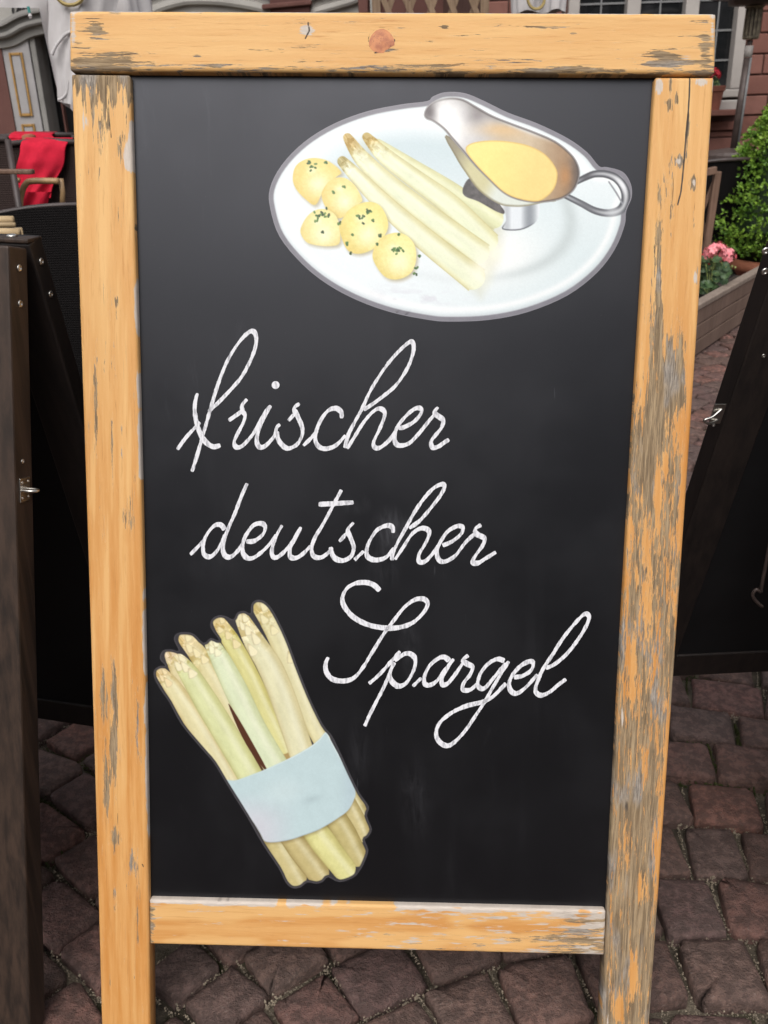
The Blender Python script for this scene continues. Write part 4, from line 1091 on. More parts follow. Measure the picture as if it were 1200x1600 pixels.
def wear_left(x, y, u, v):
    n1 = fbm(x / 5, y / 70, 1); n2 = fbm(x / 7, y / 150, 5); n3 = fbm(x / 30, y / 120, 8)
    w = .185 + .60 * (n1 - .5) + .18 * (n3 - .5)
    w += .62 * np.clip(1 - (y - 118) / (22 + 85 * n1), 0, 1)
    for b in ((153, 175, 12, 75, .30), (172, 160, 8, 60, .35), (187, 225, 6, 30, .5), (186, 345, 7, 40, .45), (160, 465, 10, 30, .25), (182, 470, 5, 12, .35),
              (160, 560, 10, 60, .18), (150, 620, 6, 70, .28), (176, 660, 6, 60, .3), (190, 690, 6, 40, .22), (197, 780, 9, 30, .30), (200, 815, 10, 22, .40),
              (164, 1080, 9, 60, .50), (180, 1090, 6, 60, .45), (177, 1180, 10, 42, .52), (212, 1130, 9, 60, .36), (168, 1240, 5, 40, .4), (182, 1310, 9, 20, .55), (183, 1400, 12, 40, .26), (206, 1350, 7, 20, .4), (215, 1425, 8, 40, .2)):
        w = w + b[4] * blob(x, y, *b[:4]) * (.55 + .9 * n1)
    p = .95 * np.exp(-(1 - u) / .055) * sstep(.40, .62, fbm(x / 40, y / 80, 3)) * sstep(1500, 1150, y)
    p += .75 * blob(x, y, 200, 245, 9, 28) + .5 * np.exp(-u / .035) * sstep(.5, .7, fbm(x * 0, y / 35, 21))
    p += .55 * blob(x, y, 135, 190, 6, 18) + .5 * blob(x, y, 180, 462, 4, 10) + .45 * blob(x, y, 150, 1010, 10, 8) + .3 * blob(x, y, 190, 1500, 12, 16)
    p += .35 * sstep(.62, .8, n2) * sstep(700, 250, y)
    d = .8 * crackd(x, y, [(168, 118), (171, 190), (174, 215)], 1.6) + .6 * crackd(x, y, [(155, 118), (154, 160)], 1.6) + .55 * crackd(x, y, [(185, 345), (186, 402)], 1.3) + .5 * crackd(x, y, [(181, 615), (181, 670)], 1.3)
    d += .55 * crackd(x, y, [(181, 1080), (182, 1140)], 1.5) + .6 * crackd(x, y, [(184, 1270), (184, 1290)], 1.4) + .5 * crackd(x, y, [(168, 1215), (175, 1290)], 1.4) + .8 * crackd(x, y, [(222, 1350), (224, 1354)], 2)
    tone = .50 * sstep(1300, 100, y) + .4 * sstep(.5, .75, n2) + .35 * blob(x, y, 160, 400, 12, 220)
    return w, p, d, np.clip(tone, 0, 1)
def wear_right(x, y, u, v):
    n1 = fbm(x / 4.5, y / 60, 31); n2 = fbm(x / 7, y / 150, 35); n3 = fbm(x / 25, y / 150, 38)
    big = sstep(470, 760, y)
    w = .13 + .35 * big + .55 * (n1 - .5) + .25 * (n3 - .5)
    w += big * (.16 * sstep(.5, 1.0, y / 1600) + .10 * np.exp(-((u - .45) / .4) ** 2))
    w -= .38 * np.exp(-(1 - u) / .07) * sstep(.3, .6, fbm(x * 0, y / 160, 33))
    for b in ((1060, 252, 11, 11, .7), (1084, 287, 8, 14, .7), (1046, 165, 5, 12, .5), (1058, 155, 4, 10, .45), (1040, 160, 3, 5, .4), (1089, 195, 3, 6, .4), (1047, 130, 4, 14, .4), (1073, 210, 5, 40, .5),
              (1050, 310, 5, 40, .45), (1036, 290, 12, 40, .32), (1030, 370, 8, 60, .40), (1028, 450, 7, 90, .45), (1085, 345, 5, 30, .4), (1092, 420, 6, 60, .3), (1030, 500, 8, 40, .6),
              (1050, 570, 16, 60, .75), (1058, 610, 10, 30, .4), (1020, 620, 14, 120, .35), (1010, 690, 20, 60, .2)):
        w = w + b[4] * blob(x, y, *b[:4]) * (.5 + 1.0 * n1)
    for b in ((1028, 760, 7, 30, .35), (1012, 880, 8, 70, .32), (1010, 960, 8, 50, .3), (1026, 800, 4, 40, .2), (1020, 1040, 7, 40, .3), (1000, 1390, 6, 25, .35), (992, 1330, 6, 25, .25), (990, 1530, 7, 35, .5), (968, 1580, 10, 30, .45), (1040, 720, 6, 30, .35), (988, 1060, 4, 40, .2)):
        w = w - b[4] * blob(x, y, *b[:4])
    p = .85 * blob(x, y, 1030, 135, 8, 18) + .75 * blob(x, y, 1096, 128, 14, 10) + .8 * blob(x, y, 1086, 433, 4, 13) + .7 * blob(x, y, 1060, 252, 7, 8) + .65 * blob(x, y, 1084, 285, 5, 9)
    p += .75 * np.exp(-(1 - u) / .03) * sstep(.42, .62, fbm(x * 0, y / 40, 41)) * sstep(900, 300, y)
    p += .5 * np.exp(-np.abs(u - .12) / .09) * sstep(780, 1000, y) * sstep(.35, .65, fbm(x / 20, y / 90, 43)) + .35 * blob(x, y, 1000, 610, 8, 60)
    p += .30 * sstep(.70, .85, n2) * big
    cr = [(1078, 121), (1077, 150), (1075, 185), (1071, 225), (1068, 262), (1064, 300), (1059, 320)]
    d = .95 * crackd(x, y, cr, 2.4) + .4 * crackd(x, y, [(1076, 180), (1072, 210)], 4)
    d += .6 * crackd(x, y, [(1053, 270), (1050, 335)], 2) + .5 * crackd(x, y, [(1086, 300), (1085, 330)], 1.5) + .6 * crackd(x, y, [(1030, 480), (1028, 515)], 3) + .5 * crackd(x, y, [(1026, 330), (1030, 400)], 1.6)
    d += .6 * blob(x, y, 979, 1260, 4, 14) + .35 * sstep(.68, .78, n1) * big
    tone = .45 * sstep(1000, 100, y) + .35 * sstep(.5, .75, n2) - .2 * big
    return w, p, d, np.clip(tone, 0, 1)
def wear_highlight_top(x, y, u, v):
    n1 = fbm(x / 60, y / 4.5, 51); n2 = fbm(x / 130, y / 7, 55); n3 = fbm(x / 90, y / 22, 57)
    w = .19 + .72 * (n1 - .5) + .22 * (n3 - .5) + .28 * sstep(.72, .98, u) + .10 * sstep(.12, 0, u)
    for b in ((152, 48, 16, 16, .50), (175, 95, 40, 13, .40), (130, 90, 18, 12, .30), (1040, 95, 40, 14, .50), (1030, 88, 16, 8, .35), (1100, 75, 12, 40, .45), (1075, 52, 18, 5, .4), (895, 54, 10, 6, .5), (420, 80, 30, 4, .4), (310, 88, 7, 4, .4), (710, 105, 30, 8, .3), (880, 110, 60, 6, .35), (478, 48, 20, 10, .2), (850, 46, 50, 4, .3), (695, 45, 6, 5, .4)):
        w = w + b[4] * blob(x, y, *b[:4]) * (.5 + n1)
    p = .95 * np.exp(-u / .035) * sstep(.28, .5, fbm(x / 50, y * 0, 61)) + .6 * blob(x, y, 116, 50, 8, 45) + .55 * blob(x, y, 1112, 50, 7, 40) + .55 * blob(x, y, 1072, 92, 18, 8) + .8 * blob(x, y, 480, 49, 16, 12) - .0  # pale top-edge line is a painted highlight; the other spots are worn chips
    p += .45 * np.exp(-((u - .93) / .04) ** 2) * sstep(.45, .65, fbm(x / 30, y / 8, 63))
    d = .8 * crackd(x, y, [(482, 38), (484, 50), (478, 62)], 3) + .5 * crackd(x, y, [(445, 47), (458, 49)], 1.3) + .55 * crackd(x, y, [(390, 79), (445, 84)], 1.8) + .55 * crackd(x, y, [(780, 40), (845, 47)], 1.6) + .4 * crackd(x, y, [(660, 53), (692, 59)], 1.3)
    d += .45 * crackd(x, y, [(530, 108), (552, 93)], 1.3) + .7 * crackd(x, y, [(586, 85), (605, 76), (616, 65)], 2.2) + .35 * crackd(x, y, [(205, 90), (220, 78)], 1.3)
    rk = np.hypot(x - 596.5, (y - 65) * 1.03); d = d + .55 * np.exp(-((rk - 20.5) / 1.6) ** 2) * sstep(.3, .6, fbm(x / 5, y / 5, 88)) + .4 * crackd(x, y, [(562, 70), (580, 74)], 1.2) + .4 * crackd(x, y, [(608, 88), (640, 82)], 1.2)
    w = w + .35 * blob(x, y, 606, 82, 24, 7)
    tone = .55 + .45 * (n2 - .35) + .3 * sstep(.1, 0, u)
    return w, p, d, np.clip(tone, 0, 1)
def wear_bottom(x, y, u, v):
    n1 = fbm(x / 50, y / 4, 71); n2 = fbm(x / 34, y / 5, 75); n3 = fbm(x / 120, y / 25, 77)
    w = .12 + .55 * (n1 - .5) + .3 * sstep(790, 930, x) + .5 * sstep(250, 232, x) + .25 * sstep(430, 640, x) * n3
    p = .21 + .85 * (n2 - .5) + .12 * sstep(520, 640, x) + .62 * np.exp(-u / .10) * sstep(.2, .4, fbm(x / 40, y * 0, 79)) + .2 * sstep(880, 930, x)
    d = .35 * sstep(.70, .8, n1) + .12 * np.exp(-u / .06) * sstep(.55, .7, fbm(x / 14, y / 3, 83)) + .5 * sstep(240, 232, x)
    return w, p, d, np.clip(.15 + .5 * sstep(.5, .7, n3), 0, 1)
yl = leg_end_y(196); yr = leg_end_y(975)
def e_left(u, v):
    y = 115.5 + (yl - 115.5) * v; return LO(y) + (LI(y) - LO(y)) * u, y + 1.2 * u
def e_right(u, v):
    y = 120.5 + (yr - 120.5) * v; return RI(y) + (RO(y) - RI(y)) * u, y + 0.4 * u
def quad_edge(TL, TR, BR, BL):
    TL, TR, BR, BL = map(lambda a: np.array(a, float), (TL, TR, BR, BL))
    def e(u, v):                           # u across (top to bottom), v along (left to right)
        a = (1 - u) * (1 - v); b = (1 - u) * v; c = u * v; d_ = u * (1 - v)
        return TL[0] * a + TR[0] * b + BR[0] * c + BL[0] * d_, TL[1] * a + TR[1] * b + BR[1] * c + BL[1] * d_
    return e
rail('side_post', e_left, 500, 56, 0.0, .026, .0042, wear_left, 'v', 'orange side post with grey bare wood at its top')
rail('side_post', e_right, 500, 56, 0.0, .026, .0042, wear_right, 'v', 'side post with a long crack and heavily bared lower half')
rail('top_rail', quad_edge((110, 18), (1117.5, 22.5), (1115.5, 118), (110.5, 112.5)), 520, 56, .004, .030, .0048, wear_highlight_top, 'h', endr=.0035)
rail('bottom_rail', quad_edge((232.2, 1407), (947.5, 1424), (944.5, 1494.5), (233.6, 1477)), 420, 50, -.0015, .024, .0036, wear_bottom, 'h', endr=.003)
# orange-brown knot in the top rail
def bdisc(cx, cy, rx, ry, off, name, mat, parent, label=None, k=22):
    V = [Bp(np.array(cx), np.array(cy), off + .0006)]
    for i in range(k):
        w_ = 2 * math.pi * i / k; q = 1 + .05 * math.sin(3 * w_) + (-.22 if 0.35 < w_ < 1.25 else 0)
        V.append(Bp(np.array(cx + rx * q * math.cos(w_)), np.array(cy + ry * q * math.sin(w_)), off + .0001))
    return obj(name, V, [(0, 1 + (i + 1) % k, 1 + i) for i in range(k)], mat, parent, label=label)
kt = NT('reddish_knot', 0.5, 0.4); nk = kt.noise(120, 4, .6)
nk2 = kt.noise(300, 4, .7); kt.base(kt.mix(kt.ss(nk2, .56, .7, 0, .7), kt.mix(kt.ss(nk, .35, .68), (.62, .25, .10), (.42, .14, .065)), (.16, .055, .03))); kt.bump(nk, .4, .001)
top_rail = [o for o in col.objects if o.name == 'top_rail'][0]
bdisc(596.5, 65, 20, 19, .0041, 'knot', kt.m, top_rail, 'reddish round knot')
# chalkboard panel
cs = [(196, 106), (1030, 110), (956, 1432), (224, 1416)]
fr = [Bp(np.array(float(a)), np.array(float(b)), -.0105) for a, b in cs]; bk_ = [p - BN * .006 for p in fr]
panel = obj('board_panel', fr + bk_, [(3, 2, 1, 0), (4, 5, 6, 7), (0, 1, 5, 4), (1, 2, 6, 5), (2, 3, 7, 6), (3, 0, 4, 7)], M['panel'], sign)
POFF = -.0105
# rear leaf of the A-frame (seen only from the side)
top0 = Bp(np.array(115.), np.array(40.), -.036); top1 = Bp(np.array(1110.), np.array(44.), -.036)
ex = top1 - top0; exu = ex / np.linalg.norm(ex)
rd = np.cross(exu, NUP); rd = -NUP * math.cos(.26) - (np.cross(exu, NUP)) * math.sin(.26) * np.sign(np.cross(exu, NUP)[1]) * -1
rn = np.cross(exu, rd); rn = rn if rn[1] > 0 else -rn
Lr = (top0 @ NUP) / -(rd @ NUP) - .02
for q in (top0, top1 - exu * .062): MB().box(q, exu * .062, rd * Lr, rn * .026, .004).build('rear_post', M['darkwood'], sign)
MB().box(top0 + exu * .064, exu * (np.linalg.norm(ex) - .128), rd * .065, rn * .026, .004).build('rear_rail', M['darkwood'], sign)
MB().box(top0 + exu * .064 + rd * (Lr - .22), exu * (np.linalg.norm(ex) - .128), rd * .06, rn * .024, .004).build('rear_rail', M['darkwood'], sign)
MB().box(top0 + exu * .056 + rd * .06 + rn * .008, exu * (np.linalg.norm(ex) - .112), rd * (Lr - .26), rn * .008, 0).build('rear_panel', M['blackpanel'], sign)

# ---- chalk handwriting
ZA = (260, 500, 5.0); ZB = (470, 520, 5.0); ZC = (280, 740, 1200 / 260); ZD = (520, 740, 1200 / 270); ZE = (490, 900, 1200 / 220); ZF = (660, 930, 1200 / 280)
WORDS = {'frischer': [
 (ZA, [(85, 1012), (150, 922), (225, 838), (262, 797)]),
 (ZA, [(243, 572), (225, 640), (222, 720), (240, 820), (275, 910), (320, 965), (370, 990), (422, 978)]),
 (ZA, [(330, 716), (390, 660), (450, 600), (520, 525), (590, 440), (650, 330), (690, 230), (703, 150), (688, 98), (655, 90), (600, 135), (540, 212), (480, 312), (440, 402), (400, 512), (360, 640), (320, 780), (285, 900), (245, 1040), (200, 1185)]),
 (ZA, [(486, 786), (575, 722), (600, 690)]),
 (ZA, [(630, 618), (592, 665), (596, 710), (614, 748), (600, 802), (560, 880), (530, 950), (545, 992), (590, 985), (650, 925), (700, 855), (760, 740), (816, 668)]),
 (ZA, [(814, 672), (760, 770), (715, 880), (706, 950), (728, 992), (770, 985), (825, 930), (850, 890), (862, 840), (888, 815)]),
 (ZA, [(952, 787), (1000, 735)]),
 (ZA, [(1040, 652), (998, 690), (1020, 742), (1058, 830), (1060, 900), (1020, 972), (950, 1003), (898, 970), (868, 915), (865, 870)]),
 (ZB, [(20, 882), (90, 812), (130, 765)]),
 (ZB, [(318, 668), (316, 622), (275, 590), (212, 610), (152, 690), (115, 790), (120, 860), (160, 900), (222, 902), (285, 870), (350, 800)]),
 (ZB, [(490, 602), (560, 557), (650, 490), (740, 413), (820, 300), (868, 190), (882, 105), (855, 70), (770, 140), (690, 230), (612, 340), (540, 460), (480, 590), (420, 700), (370, 800), (345, 900)]),
 (ZB, [(362, 905), (420, 812), (490, 700), (560, 620), (610, 592), (650, 612), (652, 660), (612, 760), (570, 850), (578, 895), (622, 895), (690, 840), (745, 760)]),
 (ZB, [(762, 745), (812, 735), (890, 690), (942, 622), (928, 588), (880, 600), (812, 660), (752, 740), (732, 820), (748, 870), (792, 880), (850, 860), (920, 790), (1000, 690), (1048, 635)]),
 (ZB, [(1072, 580), (1045, 620), (1065, 645), (1110, 682), (1100, 740), (1052, 800), (1018, 850), (1030, 895), (1072, 890), (1120, 858), (1158, 832)])],
 'deutscher': [
 (ZC, [(80, 585), (150, 512), (180, 480)]),
 (ZC, [(330, 405), (300, 370), (255, 375), (205, 430), (175, 500), (175, 570), (202, 598), (242, 590), (290, 530), (330, 440)]),
 (ZC, [(490, 70), (450, 160), (400, 290), (360, 380), (330, 460), (315, 540), (332, 592), (372, 600), (420, 560), (460, 500)]),
 (ZC, [(484, 490), (542, 485), (602, 440), (620, 388), (595, 360), (540, 370), (490, 430), (460, 500), (460, 570), (490, 608), (532, 608), (590, 570), (650, 510), (700, 440)]),
 (ZC, [(742, 372), (700, 450), (670, 540), (676, 598), (712, 600), (770, 550), (830, 470), (868, 402)]),
 (ZC, [(878, 385), (840, 460), (800, 540), (802, 598), (842, 608), (890, 580), (950, 520)]),
 (ZC, [(1170, 117), (1110, 230), (1040, 360), (980, 460), (955, 540), (970, 595), (1022, 605), (1070, 575), (1090, 552)]),
 (ZC, [(1005, 222), (1100, 217), (1200, 211), (1258, 208)]),
 (ZD, [(45, 472), (100, 410)]),
 (ZD, [(145, 340), (105, 390), (125, 450), (145, 510), (130, 570), (80, 602), (30, 597), (-2, 565), (-16, 510)]),
 (ZD, [(150, 600), (215, 538)]),
 (ZD, [(418, 412), (415, 375), (380, 360), (310, 390), (260, 460), (235, 530), (245, 580), (300, 600), (370, 580), (425, 515)]),
 (ZD, [(530, 380), (600, 330), (680, 240), (748, 150), (775, 92), (750, 75), (690, 110), (620, 190), (560, 280), (500, 390), (450, 480), (415, 560), (413, 602)]),
 (ZD, [(432, 597), (490, 510), (550, 420), (610, 380), (660, 390), (667, 430), (640, 490), (600, 560), (600, 610), (640, 610), (690, 560), (735, 495)]),
 (ZD, [(762, 500), (830, 470), (890, 420), (902, 375), (865, 365), (800, 400), (750, 470), (722, 540), (738, 600), (780, 610), (850, 570), (920, 480), (985, 418)]),
 (ZD, [(1030, 355), (990, 385), (1000, 420), (1052, 450), (1040, 500), (990, 570), (970, 615), (1010, 620), (1060, 590), (1133, 545)])],
 'Spargel': [
 (ZE, [(565, 125), (510, 75), (440, 55), (350, 65), (280, 110), (245, 190), (268, 270), (340, 350), (450, 410), (580, 440), (720, 440), (840, 400), (930, 320), (972, 240), (940, 197), (870, 200), (780, 260), (690, 370), (600, 490), (500, 650), (420, 780), (340, 870), (250, 895), (160, 878), (110, 820), (102, 750), (125, 692)]),
 (ZE, [(472, 918), (560, 840), (660, 730), (738, 642)]),
 (ZE, [(690, 722), (780, 662), (840, 672), (868, 722), (850, 810), (790, 910), (720, 938), (662, 890), (652, 820), (690, 735)]),
 (ZE, [(650, 830), (592, 960), (530, 1080), (470, 1200), (435, 1280)]),
 (ZE, [(845, 940), (920, 868)]),
 (ZF, [(180, 440), (150, 415), (110, 422), (50, 470), (15, 540), (15, 592), (50, 602), (100, 570), (150, 500), (210, 427)]),
 (ZF, [(200, 432), (160, 500), (130, 560), (136, 598), (170, 590), (220, 530), (268, 458)]),
 (ZF, [(308, 402), (270, 435), (300, 460), (335, 482), (320, 530), (275, 590), (272, 632), (320, 633), (368, 592)]),
 (ZF, [(550, 440), (500, 428), (440, 460), (390, 522), (370, 590), (387, 622), (422, 618), (480, 550), (560, 455)]),
 (ZF, [(578, 442), (530, 520), (470, 620), (420, 710), (360, 800), (300, 890), (230, 970), (170, 1008), (112, 980), (92, 920), (120, 850), (200, 785), (300, 740), (400, 715), (470, 680), (560, 590)]),
 (ZF, [(612, 550), (670, 540), (730, 500), (740, 452), (710, 445), (650, 480), (600, 540), (580, 600), (600, 648), (640, 655), (700, 610), (770, 530)]),
 (ZF, [(825, 488), (880, 465), (960, 400), (1040, 300), (1100, 200), (1115, 142), (1085, 127), (1020, 190), (940, 290), (870, 400), (810, 490), (770, 580), (758, 640), (790, 670), (850, 650), (910, 600), (962, 562)])]}
lay = 0
def ribbon(pts, m, off, taper=True, base=5.2, gain=3.3, seed=0):
    p = catmull(pts, 10); k = len(p)
    s_ = np.r_[0, np.cumsum(np.hypot(*np.diff(p, axis=0).T))]
    q = np.arange(0, s_[-1], 1.3); q = np.r_[q, s_[-1]]
    p = np.c_[np.interp(q, s_, p[:, 0]), np.interp(q, s_, p[:, 1])]; k = len(p)
    t = np.gradient(p, axis=0); t /= np.linalg.norm(t, axis=1)[:, None] + 1e-9; n_ = np.c_[-t[:, 1], t[:, 0]]
    sl = np.array([.5, -.866]); perp = 1 - (t @ sl) ** 2
    w_ = base + gain * perp + 1.3 * (fbm(q / 9, q * 0 + seed, 5) - .5) * 2
    e_ = np.minimum(q, q[-1] - q); w_ = w_ * np.clip(.66 + e_ / 4.0, 0, 1)
    jl = (vnoise(q / 1.8, q * 0 + seed + .5, 6) - .5) * .5; jr = (vnoise(q / 1.8, q * 0 + seed + 7.5, 7) - .5) * .5
    A = p + n_ * (w_ / 2 + jl)[:, None]; B = p - n_ * (w_ / 2 + jr)[:, None]
    PA = Bp(A[:, 0], A[:, 1], off); PB = Bp(B[:, 0], B[:, 1], off)
    V = np.concatenate([PA, PB]); m.add(V, [(i, k + i, k + i + 1, i + 1) for i in range(k - 1)])
for word, strokes in WORDS.items():
    m = MB()
    for i, (z, st) in enumerate(strokes):
        pts = [(z[0] + a / z[2], z[1] + b / z[2]) for a, b in st]
        ribbon(pts, m, POFF + .00015 + .00004 * i, seed=lay); lay += 1
    if word == 'frischer':
        k = 16; c = (260 + 853 / 5, 500 + 508 / 5); V = [Bp(np.array(c[0]), np.array(c[1]), POFF + .0002)]
        V += [Bp(np.array(c[0] + 6.2 * math.cos(2 * math.pi * i / k)), np.array(c[1] + 6.2 * math.sin(2 * math.pi * i / k)), POFF + .0002) for i in range(k)]
        m.add(V, [(0, 1 + (i + 1) % k, 1 + i) for i in range(k)])
    m.build('chalk_word', M['chalk'], panel, label='white chalk word ' + word)

# ---- printed stickers: flat prints, painted into a colour layer on a fine grid
class Canvas:
    def __init__(s, x0, y0, x1, y1, step=1.0):
        s.xs = np.arange(x0, x1 + .5, step); s.ys = np.arange(y0, y1 + .5, step); s.step = step
        s.X, s.Y = np.meshgrid(s.xs, s.ys); s.C = np.zeros(s.X.shape + (3,))
    def put(s, a, c):
        a = np.clip(a, 0, 1)[..., None]; s.C = s.C * (1 - a) + np.asarray(c, float) * a
    def sub(s, pts, pad):
        p = np.asarray(pts); i0 = max(0, int((p[:, 1].min() - pad - s.ys[0]) / s.step)); i1 = min(len(s.ys), int((p[:, 1].max() + pad - s.ys[0]) / s.step) + 2)
        j0 = max(0, int((p[:, 0].min() - pad - s.xs[0]) / s.step)); j1 = min(len(s.xs), int((p[:, 0].max() + pad - s.xs[0]) / s.step) + 2)
        return slice(i0, i1), slice(j0, j1)
def sdf(x, y, P):
    d = np.full(x.shape, 1e9); ins = np.zeros(x.shape, bool); P = np.asarray(P); j = len(P) - 1
    for i in range(len(P)):
        ax, ay = P[j]; bx, by = P[i]
        t = np.clip(((x - ax) * (bx - ax) + (y - ay) * (by - ay)) / ((bx - ax) ** 2 + (by - ay) ** 2 + 1e-9), 0, 1)
        d = np.minimum(d, (x - ax - t * (bx - ax)) ** 2 + (y - ay - t * (by - ay)) ** 2)
        c = ((ay > y) != (by > y)) & (x < (bx - ax) * (y - ay) / (by - ay + 1e-12) + ax); ins ^= c; j = i
    d = np.sqrt(d); return np.where(ins, -d, d)
def aa(d, w_=.8): return sstep(w_, -w_, d)
def zpx(z, pts): return [(z[0] + a / z[2], z[1] + b / z[2]) for a, b in pts]
def stalk(cv, path, rad, col_, edge, tipcol=None, seed=0, tipf=.18, cut=False, hl=(250, 248, 225)):
    p = catmull(path, 8); k = len(p); r = np.interp(np.linspace(0, 1, k), np.linspace(0, 1, len(rad)), rad)
    sl = cv.sub(p, max(rad) + 3); x, y = cv.X[sl], cv.Y[sl]
    best = np.full(x.shape, 1e9); lat = np.zeros(x.shape); tt = np.zeros(x.shape)
    for i in range(k - 1):
        a, b = p[i], p[i + 1]; dd = b - a; L2 = dd @ dd + 1e-9
        tr = ((x - a[0]) * dd[0] + (y - a[1]) * dd[1]) / L2
        t = np.clip(tr, 0, 1)
        if cut and i == k - 2: t = np.clip(tr, 0, 1); over = np.maximum(tr - 1, 0) * math.sqrt(L2)
        rr_ = r[i] + (r[i + 1] - r[i]) * t
        q = np.hypot(x - a[0] - t * dd[0], y - a[1] - t * dd[1]) - rr_
        if cut and i == k - 2: q = np.where(tr > 1, np.maximum(q, over * 1.0 - 1.5), q)
        u = ((x - a[0]) * -dd[1] + (y - a[1]) * dd[0]) / math.sqrt(L2) / rr_
        m = q < best; best = np.where(m, q, best); lat = np.where(m, u, lat); tt = np.where(m, (i + t) / (k - 1), tt)
    n_ = fbm(lat * 2.2 + seed * 7, tt * 9 + seed, seed + 2); n2 = fbm(lat * 5 + seed, tt * 40, seed + 4)
    sh = np.clip(lat, -1, 1)
    c = np.asarray(col_, float); e_ = np.asarray(edge, float) * .55 + c * .45
    f = sstep(.35, 1.0, np.abs(sh - .12))[..., None]
    cc_ = c * (1 - f) + e_ * f
    ln = (sstep(.86, 1.0, np.abs(sh)) * .5)[..., None]; cc_ = cc_ * (1 - ln) + np.asarray(edge, float) * .93 * ln
    hl_ = (np.exp(-((sh + .25) / .3) ** 2) * .35)[..., None]; cc_ = cc_ * (1 - hl_) + np.asarray(hl, float) * hl_
    if tipcol is not None:
        q = (sstep(tipf, tipf * .3, tt + .1 * (n_ - .5)) * .85)[..., None]; cc_ = cc_ * (1 - q) + np.asarray(tipcol, float) * q
        sc_ = sstep(.5, .62, fbm(lat * 1.6 + seed, tt * 26 / (tipf * 5), seed + 9)) * sstep(tipf * 1.5, tipf * .5, tt)
        cc_ = cc_ - (np.array([32, 42, 60]) * .75) * sc_[..., None]
        sc2 = sstep(.60, .68, fbm(lat * 1.7 + seed + 3, tt * 30 / (tipf * 5), seed + 12)) * sstep(tipf * 1.8, tipf * .5, tt)
        cc_ = cc_ + np.array([22, 22, 24]) * sc2[..., None]
    cc_ = cc_ + ((n_ - .5) * 20)[..., None] + ((n2 - .5) * 8)[..., None]
    a = aa(best)[..., None]
    cv.C[sl] = cv.C[sl] * (1 - a) + cc_ * a
def shadow(cv, pts, rad, amt, colr=(120, 110, 90), dx=3, dy=4):
    p = np.asarray(pts, float) + np.array([dx, dy]); sl = cv.sub(p, rad + 6); d = sdf(cv.X[sl], cv.Y[sl], p)
    a = (sstep(rad, -rad, d) * amt)[..., None]; cv.C[sl] = cv.C[sl] * (1 - a) + np.asarray(colr, float) * a
def shape(cv, pts, colr, grad=None, soft=.8, smooth=True, shade=None, n=6):
    p = catmull(pts, n, True) if smooth else np.asarray(pts, float)
    sl = cv.sub(p, soft + 3); x, y = cv.X[sl], cv.Y[sl]; d = sdf(x, y, p); c = np.ones(x.shape + (3,)) * np.asarray(colr, float)
    if shade: c = shade(x, y, d, c)
    a = aa(d, soft)[..., None]; cv.C[sl] = cv.C[sl] * (1 - a) + c * a
def stroke2(cv, path, rad, fn):
    p = catmull(path, 8); k = len(p); sl = cv.sub(p, np.max(rad) + 3); x, y = cv.X[sl], cv.Y[sl]
    best = np.full(x.shape, 1e9); tt = np.zeros(x.shape); lat = np.zeros(x.shape)
    r = np.interp(np.linspace(0, 1, k), np.linspace(0, 1, len(rad)), rad)
    for i in range(k - 1):
        a, b = p[i], p[i + 1]; dd = b - a; t = np.clip(((x - a[0]) * dd[0] + (y - a[1]) * dd[1]) / (dd @ dd + 1e-9), 0, 1)
        rr_ = r[i] + (r[i + 1] - r[i]) * t
        q = np.hypot(x - a[0] - t * dd[0], y - a[1] - t * dd[1]) - rr_
        u = ((x - a[0]) * -dd[1] + (y - a[1]) * dd[0]) / math.sqrt(dd @ dd + 1e-9) / rr_
        m = q < best; best = np.where(m, q, best); tt = np.where(m, (i + t) / (k - 1), tt); lat = np.where(m, u, lat)
    a = aa(best)[..., None]; cv.C[sl] = cv.C[sl] * (1 - a) + fn(tt, np.clip(lat, -1, 1)) * a
def mixc(a, b, f): f = np.clip(f, 0, 1)[..., None]; return np.asarray(a, float) * (1 - f) + np.asarray(b, float) * f

